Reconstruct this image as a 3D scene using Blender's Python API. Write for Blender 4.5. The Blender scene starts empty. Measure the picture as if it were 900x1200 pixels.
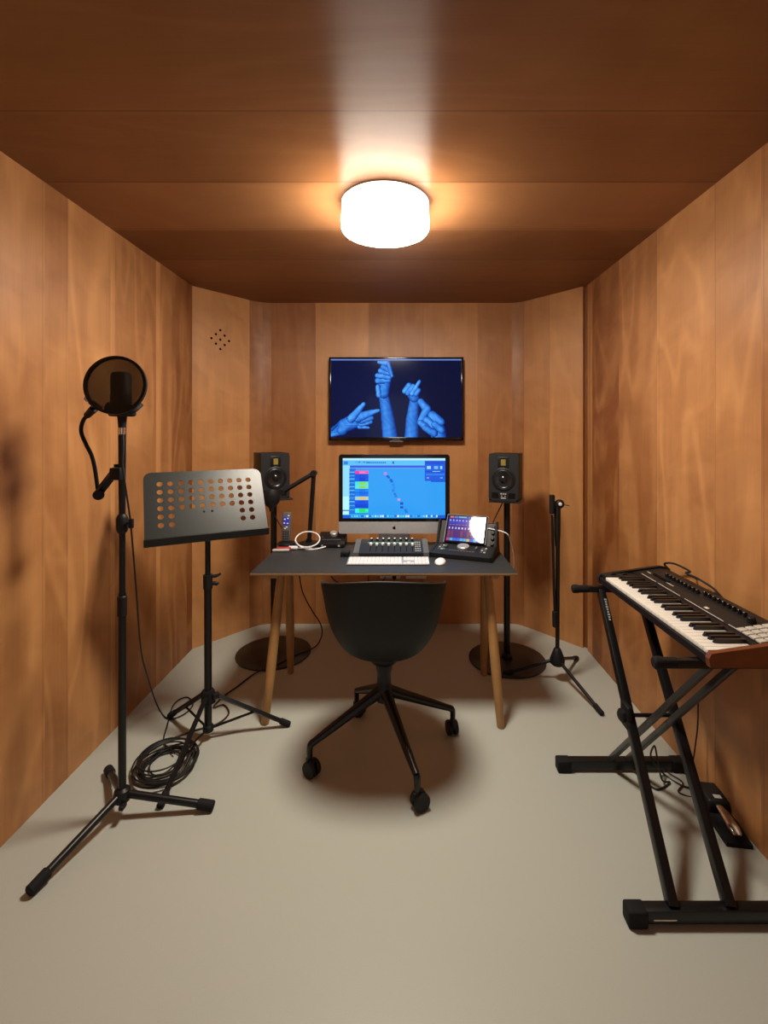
import bpy, bmesh, math, random
import numpy as np
from mathutils import Vector, Matrix
R = math.radians
PI = math.pi
C = bpy.context.scene.collection
random.seed(7)
F = 550.0; VX, VY = 470.0, 507.0; CAMZ = 1.43
def P(px, py, D):                       # point seen at that pixel, at distance D along the view axis
    return Vector(((px - VX) * D / F, D, CAMZ - (py - VY) * D / F))
def G(px, py, z=0.0):                   # point seen at that pixel on a level z
    D = (CAMZ - z) * F / (py - VY)
    return Vector(((px - VX) * D / F, D, z))

# ------------------------------------------------------------------ materials
def srgb(r, g, b):
    f = lambda c: (c / 12.92 if c <= 0.04045 else ((c + 0.055) / 1.055) ** 2.4)
    return (f(r / 255), f(g / 255), f(b / 255), 1)
def new_mat(name):
    m = bpy.data.materials.new(name); m.use_nodes = True
    nt = m.node_tree
    return m, nt, nt.nodes['Principled BSDF']
def mat(name, col, rough=0.5, metal=0.0, spec=0.5, noise=0.08, scale=60, bump=0.0, coat=0.0):
    m, nt, b = new_mat(name)
    N, L = nt.nodes, nt.links
    tc = N.new('ShaderNodeTexCoord'); no = N.new('ShaderNodeTexNoise')
    no.inputs['Scale'].default_value = scale; no.inputs['Detail'].default_value = 3
    L.new(tc.outputs['Object'], no.inputs['Vector'])
    mr = N.new('ShaderNodeMapRange')
    mr.inputs['To Min'].default_value = 1 - noise; mr.inputs['To Max'].default_value = 1 + noise
    L.new(no.outputs['Fac'], mr.inputs['Value'])
    mx = N.new('ShaderNodeMix'); mx.data_type = 'RGBA'; mx.blend_type = 'MULTIPLY'; mx.inputs['Factor'].default_value = 1
    mx.inputs[6].default_value = col if len(col) == 4 else (*col, 1)
    L.new(mr.outputs['Result'], mx.inputs[7]); L.new(mx.outputs[2], b.inputs['Base Color'])
    b.inputs['Roughness'].default_value = rough; b.inputs['Metallic'].default_value = metal
    b.inputs['Specular IOR Level'].default_value = spec
    b.inputs['Coat Weight'].default_value = coat
    if bump:
        bp = N.new('ShaderNodeBump'); bp.inputs['Strength'].default_value = bump; bp.inputs['Distance'].default_value = 0.002
        L.new(no.outputs['Fac'], bp.inputs['Height']); L.new(bp.outputs['Normal'], b.inputs['Normal'])
    return m
def emit(name, col, strength):
    m, nt, b = new_mat(name)
    b.inputs['Base Color'].default_value = (0.8, 0.8, 0.8, 1)
    b.inputs['Emission Color'].default_value = col; b.inputs['Emission Strength'].default_value = strength
    return m
def screen_mat(name, strength, rough=0.06, spec=0.5):
    m, nt, b = new_mat(name)
    a = nt.nodes.new('ShaderNodeAttribute'); a.attribute_name = 'picture'
    b.inputs['Base Color'].default_value = (0.004, 0.004, 0.005, 1)
    b.inputs['Roughness'].default_value = rough; b.inputs['Specular IOR Level'].default_value = spec
    nt.links.new(a.outputs['Color'], b.inputs['Emission Color']); b.inputs['Emission Strength'].default_value = strength
    return m

def veneer(name, length, edges, tints, dark, light, grain_along_u=False, rough=0.46, seam=0.35, seam_w=0.0016, figure=1.0, spec=0.5, cath=1.0, aniso=0.6):
    """book-matched plywood veneer: leaves of different tone split at `edges` (metres along u), grain along v."""
    m, nt, b = new_mat(name); N, L = nt.nodes, nt.links
    def val(x, op, y=None, z=None):
        n = N.new('ShaderNodeMath'); n.operation = op
        for i, q in enumerate((x, y, z)):
            if q is None: continue
            if isinstance(q, (int, float)): n.inputs[i].default_value = q
            else: L.new(q, n.inputs[i])
        return n.outputs[0]
    uv = N.new('ShaderNodeUVMap'); uv.uv_map = 'UVMap'
    sx = N.new('ShaderNodeSeparateXYZ'); L.new(uv.outputs['UV'], sx.inputs[0])
    u, v = sx.outputs[0], sx.outputs[1]
    rp = N.new('ShaderNodeValToRGB'); rp.color_ramp.interpolation = 'CONSTANT'
    el = rp.color_ramp.elements
    pos = [0.0] + [min(max(e / length, 0), 1) for e in edges]
    while len(el) > 1: el.remove(el[-1])
    el[0].position = 0; el[0].color = (tints[0],) * 3 + (1,)
    for p_, t_ in zip(pos[1:], tints[1:]):
        e = el.new(p_); e.color = (t_,) * 3 + (1,)
    L.new(val(u, 'DIVIDE', length), rp.inputs[0])
    pr = rp.outputs['Color']
    sp = N.new('ShaderNodeSeparateColor'); L.new(pr, sp.inputs[0]); t = sp.outputs[0]
    off = val(t, 'MULTIPLY', 53.7)
    def noise(su, sv, detail, dist=0.0, rough_=0.55, shear=0.0):
        cb = N.new('ShaderNodeCombineXYZ')
        L.new(val(val(val(u, 'ADD', val(v, 'MULTIPLY', shear)), 'MULTIPLY', su), 'ADD', off), cb.inputs[0]); L.new(val(val(v, 'MULTIPLY', sv), 'ADD', off), cb.inputs[1]); L.new(off, cb.inputs[2])
        n = N.new('ShaderNodeTexNoise'); n.inputs['Scale'].default_value = 1; n.inputs['Detail'].default_value = detail
        n.inputs['Distortion'].default_value = dist; n.inputs['Roughness'].default_value = rough_
        L.new(cb.outputs[0], n.inputs['Vector']); return n.outputs['Fac']
    fine = noise(170, 4.5, 3)
    mid = noise(20, 0.8, 3, 0.4)
    broad = noise(2.4, 0.62, 1.5, 0.5)
    rings = val(val(val(val(val(val(broad, 'MULTIPLY', 46.0), 'SINE'), 'MULTIPLY', 0.5), 'ADD', 0.5), 'POWER', 3.0), 'SUBTRACT', 0.3)          # cathedral figure
    flame = noise(4.2, 5.2, 2.2, 1.1, 0.5, 0.45)                                                  # mottled cross figure
    blotch = noise(1.6, 1.0, 2, 0.5)
    s = val(val(fine, 'SUBTRACT', 0.5), 'MULTIPLY', 0.22)
    s = val(s, 'ADD', val(val(mid, 'SUBTRACT', 0.5), 'MULTIPLY', 0.30))
    s = val(s, 'ADD', val(rings, 'MULTIPLY', 0.20 * cath))
    s = val(s, 'ADD', val(val(flame, 'SUBTRACT', 0.5), 'MULTIPLY', 0.58 * figure))
    s = val(s, 'ADD', val(val(blotch, 'SUBTRACT', 0.5), 'MULTIPLY', 0.6))
    s = val(s, 'ADD', val(val(val(t, 'SUBTRACT', 0.48), 'MULTIPLY', 2.7), 'ADD', 0.48))
    cr = N.new('ShaderNodeValToRGB'); cr.color_ramp.elements[0].color = dark; cr.color_ramp.elements[1].color = light
    L.new(s, cr.inputs[0])
    col = cr.outputs['Color']
    # fine seam line where two leaves meet
    sm = None
    for e in edges:
        d = val(val(val(u, 'SUBTRACT', e), 'ABSOLUTE'), 'LESS_THAN', seam_w)
        sm = d if sm is None else val(sm, 'MAXIMUM', d)
    if sm is not None:
        mx = N.new('ShaderNodeMix'); mx.data_type = 'RGBA'; mx.blend_type = 'MIX'
        L.new(val(sm, 'MULTIPLY', seam), mx.inputs['Factor']); L.new(col, mx.inputs[6]); mx.inputs[7].default_value = tuple(c * 0.35 for c in dark[:3]) + (1,)
        col = mx.outputs[2]
    L.new(col, b.inputs['Base Color'])
    rr = N.new('ShaderNodeMapRange'); rr.inputs['To Min'].default_value = rough - 0.06; rr.inputs['To Max'].default_value = rough + 0.10
    L.new(mid, rr.inputs['Value']); L.new(rr.outputs[0], b.inputs['Roughness'])
    b.inputs['Specular IOR Level'].default_value = spec
    tg = N.new('ShaderNodeTangent'); tg.direction_type = 'UV_MAP'; tg.uv_map = 'UVMap'; L.new(tg.outputs[0], b.inputs['Tangent'])
    b.inputs['Anisotropic'].default_value = aniso
    bp = N.new('ShaderNodeBump'); bp.inputs['Strength'].default_value = 0.06; bp.inputs['Distance'].default_value = 0.001
    L.new(fine, bp.inputs['Height']); L.new(bp.outputs['Normal'], b.inputs['Normal'])
    return m

M = {}
M['black'] = mat('black powder coat', (0.007, 0.007, 0.008), 0.42, spec=0.35)
M['steel_black'] = mat('black enamel tube', (0.006, 0.006, 0.007), 0.33, spec=0.4)
M['plastic'] = mat('black plastic', (0.009, 0.009, 0.010), 0.5, spec=0.3)
M['rubber'] = mat('dark rubber', (0.012, 0.012, 0.014), 0.75, spec=0.2)
M['cable'] = mat('black cable sheath', (0.012, 0.011, 0.011), 0.5, spec=0.4)
M['cable_brown'] = mat('dark red cable sheath', (0.035, 0.009, 0.006), 0.5, spec=0.4)
M['charcoal'] = mat('charcoal tray lacquer', (0.018, 0.021, 0.020), 0.36, spec=0.38, scale=200, noise=0.15)
M['shell'] = mat('black chair shell', (0.012, 0.014, 0.013), 0.55, spec=0.3, scale=300, noise=0.2)
M['lino'] = mat('dark grey linoleum', (0.028, 0.031, 0.034), 0.5, spec=0.35, scale=180, noise=0.2)
M['oak'] = mat('oiled oak', (0.42, 0.22, 0.075), 0.45, scale=14, noise=0.22)
M['ply'] = mat('plywood edge', (0.30, 0.19, 0.10), 0.5, noise=0.15)
M['alu'] = mat('brushed aluminium', (0.56, 0.56, 0.57), 0.42, metal=0.6)
M['chrome'] = mat('chrome', (0.75, 0.73, 0.70), 0.14, metal=1.0)
M['white'] = mat('white plastic', (0.80, 0.80, 0.82), 0.35)
M['offwhite'] = mat('cream white plastic', (0.70, 0.66, 0.58), 0.4)
M['key_white'] = mat('ivory key plastic', (0.80, 0.78, 0.72), 0.30)
M['key_black'] = mat('black key plastic', (0.010, 0.010, 0.011), 0.28)
M['glass_black'] = mat('black glass bezel', (0.006, 0.006, 0.008), 0.10)
M['synth'] = mat('dark grey synth panel', (0.016, 0.015, 0.014), 0.45, spec=0.35, noise=0.12)
M['synth_front'] = mat('black synth body', (0.009, 0.008, 0.010), 0.45, spec=0.3)
M['cheek'] = mat('reddish wooden cheek', (0.16, 0.045, 0.014), 0.4, scale=20, noise=0.3)
M['grey_pad'] = mat('pale grey pads', (0.56, 0.54, 0.48), 0.5)
M['grey'] = mat('mid grey plastic', (0.10, 0.10, 0.105), 0.5)
M['dgrey'] = mat('dark grey plastic', (0.016, 0.017, 0.019), 0.5, spec=0.3)
M['gold'] = mat('folded gold ribbon', (0.30, 0.24, 0.05), 0.45, metal=0.3)
M['cone'] = mat('black woofer cone', (0.010, 0.010, 0.011), 0.24, spec=0.6)
M['cap'] = mat('glossy dust cap', (0.008, 0.008, 0.009), 0.16, spec=0.7)
M['disc'] = mat('dark steel base plate', (0.020, 0.018, 0.017), 0.38, spec=0.5)
M['red'] = mat('red plastic', (0.50, 0.02, 0.015), 0.4)
M['lightgrey'] = mat('light grey plastic', (0.45, 0.45, 0.43), 0.45)
M['hole'] = mat('dark hollow', (0.006, 0.005, 0.004), 0.9, spec=0.1)
M['blue_led'] = emit('blue keypad light', srgb(25, 45, 170), 0.7)
M['teal_led'] = emit('teal pilot light', srgb(80, 170, 145), 0.7)
for k_led in ('blue_led', 'teal_led'): M[k_led].node_tree.nodes['Principled BSDF'].inputs['Base Color'].default_value = (0.02, 0.02, 0.03, 1)
M['lamp_side'] = emit('lit opal drum side', (1.0, 0.90, 0.75, 1), 46.0)
nt_ = M['lamp_side'].node_tree                    # the opal drum is lit from inside near its base and dims towards the ceiling
tc_ = nt_.nodes.new('ShaderNodeTexCoord'); sx_n = nt_.nodes.new('ShaderNodeSeparateXYZ'); mr_ = nt_.nodes.new('ShaderNodeMapRange')
nt_.links.new(tc_.outputs['Object'], sx_n.inputs[0]); nt_.links.new(sx_n.outputs[2], mr_.inputs['Value'])
mr_.inputs['From Min'].default_value = -0.115; mr_.inputs['From Max'].default_value = -0.06
mr_.inputs['To Min'].default_value = 145.0; mr_.inputs['To Max'].default_value = 3.0
nt_.links.new(mr_.outputs[0], nt_.nodes['Principled BSDF'].inputs['Emission Strength'])
M['lamp_bottom'] = emit('lit opal drum base', (1.0, 0.90, 0.75, 1), 128.0)
M['floor'] = mat('beige grey resilient floor', (0.46, 0.485, 0.44), 0.42, spec=0.4, scale=420, noise=0.10)
# pop filter cloth: a fine woven net, partly see-through
m_, nt_, b_ = new_mat('pop filter nylon')
b_.inputs['Base Color'].default_value = (0.022, 0.017, 0.010, 1); b_.inputs['Roughness'].default_value = 0.8
tr_ = nt_.nodes.new('ShaderNodeBsdfTransparent'); tr_.inputs[0].default_value = (0.75, 0.68, 0.55, 1)
ms_ = nt_.nodes.new('ShaderNodeMixShader'); ms_.inputs[0].default_value = 0.85
nt_.links.new(tr_.outputs[0], ms_.inputs[1]); nt_.links.new(b_.outputs[0], ms_.inputs[2])
nt_.links.new(ms_.outputs[0], nt_.nodes['Material Output'].inputs['Surface'])
M['nylon'] = m_

# ------------------------------------------------------------------ mesh helpers
def frame(axis):
    z = Vector(axis).normalized()
    a = Vector((0, 0, 1)) if abs(z.z) < 0.9 else Vector((1, 0, 0))
    x = a.cross(z).normalized(); y = z.cross(x)
    return x, y, z
class MB:
    def __init__(s): s.bm = bmesh.new()
    def box(s, c, size, rot=None, bev=0.0, seg=2):
        t = bmesh.new(); bmesh.ops.create_cube(t, size=1.0)
        bmesh.ops.scale(t, vec=Vector(size), verts=t.verts)
        if bev: bmesh.ops.bevel(t, geom=list(t.edges), offset=bev, segments=seg, profile=0.5, affect='EDGES')
        mt = Matrix.Translation(Vector(c)) @ (rot.to_4x4() if rot else Matrix.Identity(4))
        t.transform(mt); s._merge(t); return s
    def _merge(s, t):
        me = bpy.data.meshes.new('tmp'); t.to_mesh(me); t.free(); s.bm.from_mesh(me); bpy.data.meshes.remove(me)
    def prism(s, pts, axis_vec):           # planar polygon pushed along axis_vec
        vs = [s.bm.verts.new(Vector(p)) for p in pts]; ws = [s.bm.verts.new(Vector(p) + Vector(axis_vec)) for p in pts]
        n = len(vs)
        s.bm.faces.new(vs); s.bm.faces.new(ws[::-1])
        for i in range(n): s.bm.faces.new((vs[i], ws[i], ws[(i + 1) % n], vs[(i + 1) % n]))
        return s
    def lathe(s, prof, origin=(0, 0, 0), axis=(0, 0, 1), seg=32, close=True):   # prof: (radius, height) pairs
        x, y, z = frame(axis); o = Vector(origin); rings = []
        for r, h in prof:
            if r < 1e-6: rings.append([s.bm.verts.new(o + z * h)])
            else: rings.append([s.bm.verts.new(o + z * h + (x * math.cos(2 * PI * k / seg) + y * math.sin(2 * PI * k / seg)) * r) for k in range(seg)])
        for a, b in zip(rings, rings[1:]):
            for k in range(seg):
                k2 = (k + 1) % seg
                f = [a[k % len(a)], a[k2 % len(a)], b[k2 % len(b)], b[k % len(b)]]
                f = list(dict.fromkeys(f))
                if len(f) > 2: s.bm.faces.new(f)
        if close:
            for ring in (rings[0], rings[-1]):
                if len(ring) > 1: s.bm.faces.new(ring)
        return s
    def cyl(s, p0, p1, r0, r1=None, seg=20, bev=0.0):
        p0, p1 = Vector(p0), Vector(p1); r1 = r0 if r1 is None else r1; h = (p1 - p0).length
        pr = [(r0, 0), (r1, h)] if not bev else [(r0 - bev, 0), (r0, bev), (r1, h - bev), (r1 - bev, h)]
        return s.lathe(pr, p0, p1 - p0, seg)
    def tube(s, pts, r, seg=10, smooth=True, n=8, closed=False, squash=1.0):
        pts = [Vector(p) for p in pts]
        rs = r if isinstance(r, (list, tuple)) else [r] * len(pts)
        if smooth and len(pts) > 2:
            Q, RR = [], []; L_ = len(pts)
            rng = range(L_ if closed else L_ - 1)
            for i in rng:
                g = lambda k: pts[k % L_] if closed else pts[min(max(k, 0), L_ - 1)]
                p0, p1, p2, p3 = g(i - 1), g(i), g(i + 1), g(i + 2)
                for k in range(n):
                    t = k / n
                    Q.append(0.5 * ((2 * p1) + (p2 - p0) * t + (2 * p0 - 5 * p1 + 4 * p2 - p3) * t * t + (3 * p1 - p0 - 3 * p2 + p3) * t ** 3))
                    RR.append(rs[i] * (1 - t) + rs[(i + 1) % L_] * t)
            if not closed: Q.append(pts[-1]); RR.append(rs[-1])
            pts, rs = Q, RR
        rings = []; x = None; L_ = len(pts)
        for i, p in enumerate(pts):
            if closed: d = pts[(i + 1) % L_] - pts[i - 1]
            else: d = pts[min(i + 1, L_ - 1)] - pts[max(i - 1, 0)]
            d.normalize()
            if x is None: x, y, _ = frame(d)
            x = (x - d * x.dot(d)).normalized(); y = d.cross(x)
            rings.append([s.bm.verts.new(p + (x * math.cos(2 * PI * k / seg) + y * math.sin(2 * PI * k / seg) * squash) * rs[i]) for k in range(seg)])
        prs = list(zip(rings, rings[1:])) + ([(rings[-1], rings[0])] if closed else [])
        for a, b in prs:
            for k in range(seg): s.bm.faces.new((a[k], a[(k + 1) % seg], b[(k + 1) % seg], b[k]))
        if not closed: s.bm.faces.new(rings[0][::-1]); s.bm.faces.new(rings[-1])
        return s
    def ball(s, c, r, seg=16, scale=(1, 1, 1)):
        t = bmesh.new(); bmesh.ops.create_uvsphere(t, u_segments=seg, v_segments=max(8, seg // 2), radius=r)
        bmesh.ops.scale(t, vec=Vector(scale), verts=t.verts); t.transform(Matrix.Translation(Vector(c))); s._merge(t); return s

def root_matrix(o):
    while o.parent: o = o.parent
    return Matrix.Translation(o.location) @ Matrix.Rotation(o.rotation_euler.z, 4, 'Z')
def obj(name, mb, m, parent=None, label=None, world=False, smooth=True, angle=35):
    bm = mb.bm if isinstance(mb, MB) else mb
    bmesh.ops.recalc_face_normals(bm, faces=bm.faces)
    if parent is not None and world: bm.transform(root_matrix(parent).inverted())
    me = bpy.data.meshes.new(name); bm.to_mesh(me); bm.free()
    me.materials.append(m)
    if smooth:
        me.polygons.foreach_set('use_smooth', [True] * len(me.polygons))
        me.set_sharp_from_angle(angle=R(angle))
    o = bpy.data.objects.new(name, me); C.objects.link(o)
    if parent is not None: o.parent = parent
    if label: o['label'] = label
    return o
def thing(name, label, cat, loc=(0, 0, 0), rotz=0.0, group=None):
    o = bpy.data.objects.new(name, None); C.objects.link(o); o.empty_display_size = 0.05
    o.location = loc; o.rotation_euler = (0, 0, rotz); o['label'] = label; o['category'] = cat
    if group: o['group'] = group
    return o
def tag(o, label, cat, group=None):
    o['label'] = label; o['category'] = cat
    if group: o['group'] = group
    return o
def dup(r0, loc, rotz, label, group=None):
    r = r0.copy(); C.objects.link(r); r.location = loc; r.rotation_euler = (0, 0, rotz); r['label'] = label
    if group: r['group'] = group
    for ch in list(r0.children):
        c = ch.copy(); C.objects.link(c); c.parent = r
        for g in list(ch.children):
            d = g.copy(); C.objects.link(d); d.parent = c
    return r
def cp(o, parent, off):                     # a shifted copy of a part (shared mesh) under parent
    c = o.copy(); C.objects.link(c); c.parent = parent; c.location = Vector(o.location) + Vector(off); return c
def free_cable(name, pts, r, m, label, group=None, n=8, cat='cable'):
    o = obj(name, MB().tube(pts, r, seg=8, n=n), m); tag(o, label, cat, group); return o

# ------------------------------------------------------------------ the room
H = 2.40
XL, XR = -1.38, 1.225
YF = -0.95
def struct(o): o['kind'] = 'structure'; return o
def wall(name, pts, m, thick=0.05, side=1, z0=0.0, z1=H):
    """upright veneered wall along the plan polyline pts; UV = metres along, metres up"""
    bm = bmesh.new(); uvl = bm.loops.layers.uv.new('UVMap')
    pts = [Vector((p[0], p[1], 0)) for p in pts]; U = [0.0]
    for a, b in zip(pts, pts[1:]): U.append(U[-1] + (b - a).length)
    nrm = []
    for i in range(len(pts)):
        d = (pts[min(i + 1, len(pts) - 1)] - pts[max(i - 1, 0)]).normalized()
        nrm.append(Vector((d.y, -d.x, 0)) * side)
    cols = []
    for p, n_ in zip(pts, nrm):
        cols.append([bm.verts.new((p.x, p.y, z0)), bm.verts.new((p.x, p.y, z1)), bm.verts.new((p.x + n_.x * thick, p.y + n_.y * thick, z1)), bm.verts.new((p.x + n_.x * thick, p.y + n_.y * thick, z0))])
    def face(vs, uvs):
        f = bm.faces.new(vs)
        for l, q in zip(f.loops, uvs): l[uvl].uv = q
    for i in range(len(pts) - 1):
        a, b = cols[i], cols[i + 1]; ua, ub = U[i], U[i + 1]
        face((a[0], b[0], b[1], a[1]), ((ua, z0), (ub, z0), (ub, z1), (ua, z1)))
        face((a[3], a[2], b[2], b[3]), ((ua, z0), (ua, z1), (ub, z1), (ub, z0)))
        face((a[1], b[1], b[2], a[2]), ((ua, z1), (ub, z1), (ub, z1), (ua, z1)))
        face((a[0], a[3], b[3], b[0]), ((ua, z0), (ua, z0), (ub, z0), (ub, z0)))
    for c, u_ in ((cols[0], 0), (cols[-1], U[-1])): face(c, ((u_, z0), (u_, z1), (u_ + thick, z1), (u_ + thick, z0)))
    return struct(obj(name, bm, m, smooth=True, angle=40)), U[-1]

D0 = (0.225, 0.074, 0.019, 1); L0 = (0.58, 0.280, 0.104, 1)
# left wall: u runs from the rear of the room (YF) to the far corner
CL = 3.10
le = [YF + 0.45, -0.05, 0.35, 0.82, 1.25, 1.807, 1.936, 2.219, 2.25, 2.64, 2.68, 2.83, 3.01]
lt = [0.5, 0.42, 0.56, 0.46, 0.52, 0.53, 0.47, 0.57, 0.66, 0.47, 0.70, 0.50, 0.43, 0.36]
m_left = veneer('veneer left', CL - YF, [e - YF for e in le], lt, D0, L0, figure=0.9, cath=1.3)
wall('wall_left', [(XL, YF), (XL, CL)], m_left, side=-1)
re_ = [YF + 0.5, 0.1, 0.55, 1.0, 1.30, 1.585, 1.83, 2.23, 2.64, 2.99]
rt = [0.5, 0.44, 0.54, 0.47, 0.53, 0.47, 0.52, 0.56, 0.44, 0.35, 0.50]
m_right = veneer('veneer right', CL - YF, [e - YF for e in re_], rt, D0, L0, figure=1.0, cath=1.2)
wall('wall_right', [(XR, YF), (XR, 3.082)], m_right, side=1)
m_bl = veneer('veneer back left', 0.62, [0.43, 0.53], [0.62, 0.44, 0.40], D0, L0, figure=1.1, cath=0.5)
wbl, _ = wall('wall_back_left', [(XL, CL), (-1.115, 3.425), (-1.085, 3.458), (-1.05, 3.484), (-1.0, 3.505), (-0.97, 3.51)], m_bl, side=-1)
bx = lambda px: (px - VX) * 3.51 / F + 0.97
m_back = veneer('veneer back', 1.80, [bx(369), bx(432), bx(496), bx(560)], [0.40, 0.56, 0.45, 0.52, 0.46], D0, L0, figure=0.6, cath=0.6)
wall('wall_back', [(-0.97, 3.51), (0.83, 3.51)], m_back, side=-1)
m_br = veneer('veneer back right', 0.55, [0.09, 0.30], [0.40, 0.52, 0.58], D0, L0, figure=0.8, cath=0.6)
wall('wall_back_right', [(0.83, 3.51), (0.865, 3.50), (0.90, 3.475), (0.93, 3.445), (1.207, 3.115)], m_br, side=-1)
m_rev = veneer('veneer reveal', 0.2, [], [0.28], D0, L0, figure=0.2)  # same wood as the walls, tinted darker to paint shade in the corner gap
wt, _ = wall('trim_1', [(1.224, 3.135), (1.245, 3.082)], m_rev, side=-1, thick=0.02)
# wall behind the camera with an open doorway
m_front = veneer('veneer front', XR - XL, [0.4, 0.85, 1.75, 2.2], [0.5, 0.45, 0.55, 0.47, 0.5], D0, L0)
wall('wall_front', [(XL, YF), (-0.55, YF)], m_front, side=1)
wall('wall_front_right', [(0.40, YF), (XR, YF)], m_front, side=1)
wall('wall_front_header', [(-0.55, YF), (0.40, YF)], m_front, side=1, z0=2.05)

# ceiling: boards run across the room, grain across; u runs into the depth
def slab(name, z0, z1, m):
    bm = bmesh.new(); uvl = bm.loops.layers.uv.new('UVMap')
    t = MB().box(((XL + XR) / 2, (YF + 3.6) / 2, (z0 + z1) / 2), (XR - XL + 0.22, 3.6 - YF + 0.1, z1 - z0)); bm.free(); bm = t.bm
    uvl = bm.loops.layers.uv.verify()
    uvl = bm.loops.layers.uv.get('UVMap') or bm.loops.layers.uv.new('UVMap')
    for f in bm.faces:
        for l in f.loops: l[uvl].uv = (l.vert.co.y - YF, l.vert.co.x + 5)
    return struct(obj(name, bm, m, smooth=False))
ce = [-0.2, 0.45, 0.98, 1.415, 1.815, 2.232, 2.628, 3.02]
ct = [0.5, 0.44, 0.50, 0.46, 0.44, 0.60, 0.40, 0.50, 0.44]
m_ceil = veneer('veneer ceiling', 3.6 - YF, [e - YF for e in ce], ct, (0.165, 0.062, 0.021, 1), (0.36, 0.165, 0.068, 1), figure=0.35, cath=0.5, aniso=0.9, rough=0.42, seam=0.8, seam_w=0.0018, spec=0.5)  # veneer colours darkened below the walls' to stand in for the ceiling's weaker light
slab('ceiling', H, H + 0.06, m_ceil)
fl = slab('floor', -0.06, 0.0, M['floor'])
# ventilation holes drilled in the angled panel
a0, a1 = Vector((XL, CL, 0)), Vector((-1.115, 3.425, 0)); da = (a1 - a0).normalized(); nb = Vector((da.y, -da.x, 0))
ctr = a0 + da * 0.200; ctr.z = CAMZ + (507 - 398) * ctr.y / F
k_ = 0.046
for i in (-1, 0, 1):
    for j in (-1, 0, 1):
        s_, t_ = (i + j) * 0.5 * 1.42 * k_, (i - j) * 0.5 * 1.42 * k_
        p = ctr + da * s_ + Vector((0, 0, t_))
        obj('vent_hole', MB().cyl(p - nb * 0.004, p + nb * 0.0012, 0.0085, seg=16), M['hole'], wbl, label='small dark drilled vent hole')

# ------------------------------------------------------------------ ceiling lamp
LX, LY = -0.066, 1.975
lamp = thing('ceiling_lamp', 'lit white drum shaped ceiling lamp on the wooden ceiling', 'lamp', (LX, LY, H))
r_, h_ = 0.183, 0.125
obj('mounting_ring', MB().lathe([(r_ - 0.02, -0.009), (r_ - 0.004, -0.009), (r_ - 0.004, 0), (r_ - 0.02, 0)], seg=64), M['ply'], lamp)
obj('drum_side', MB().lathe([(r_ - 0.004, -0.006), (r_, -0.010), (r_, -h_ + 0.012), (r_ - 0.004, -h_ + 0.004), (r_ - 0.014, -h_)], seg=72, close=False), M['lamp_side'], lamp)
obj('drum_base', MB().lathe([(r_ - 0.014, -h_), (r_ * 0.5, -h_ - 0.001), (0, -h_ - 0.0015)], seg=72, close=False), M['lamp_bottom'], lamp)

# ------------------------------------------------------------------ pictures on screens
def picture_plane(name, parent, x0, x1, z0, z1, y, cols, m, tf=None):
    """cols: (rows, columns, 3) sRGB 0..255, first row at the top; a flat display at depth y"""
    h, w, _ = cols.shape
    c = cols / 255.0; c = np.where(c <= 0.04045, c / 12.92, ((c + 0.055) / 1.055) ** 2.4)
    xs = np.linspace(x0, x1, w + 1); zs = np.linspace(z1, z0, h + 1)
    V = [(x, y, z) for z in zs for x in xs]
    if tf is not None: V = [tuple(tf @ Vector(v)) for v in V]
    Fc = [(j * (w + 1) + i, (j + 1) * (w + 1) + i, (j + 1) * (w + 1) + i + 1, j * (w + 1) + i + 1) for j in range(h) for i in range(w)]
    me = bpy.data.meshes.new(name); me.from_pydata(V, [], Fc)
    at = me.color_attributes.new('picture', 'FLOAT_COLOR', 'CORNER')
    rgba = np.concatenate([c.reshape(-1, 3), np.ones((h * w, 1))], 1)
    at.data.foreach_set('color', np.repeat(rgba, 4, axis=0).astype(np.float32).ravel())
    me.materials.append(m); o = bpy.data.objects.new(name, me); C.objects.link(o); o.parent = parent
    return o

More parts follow.
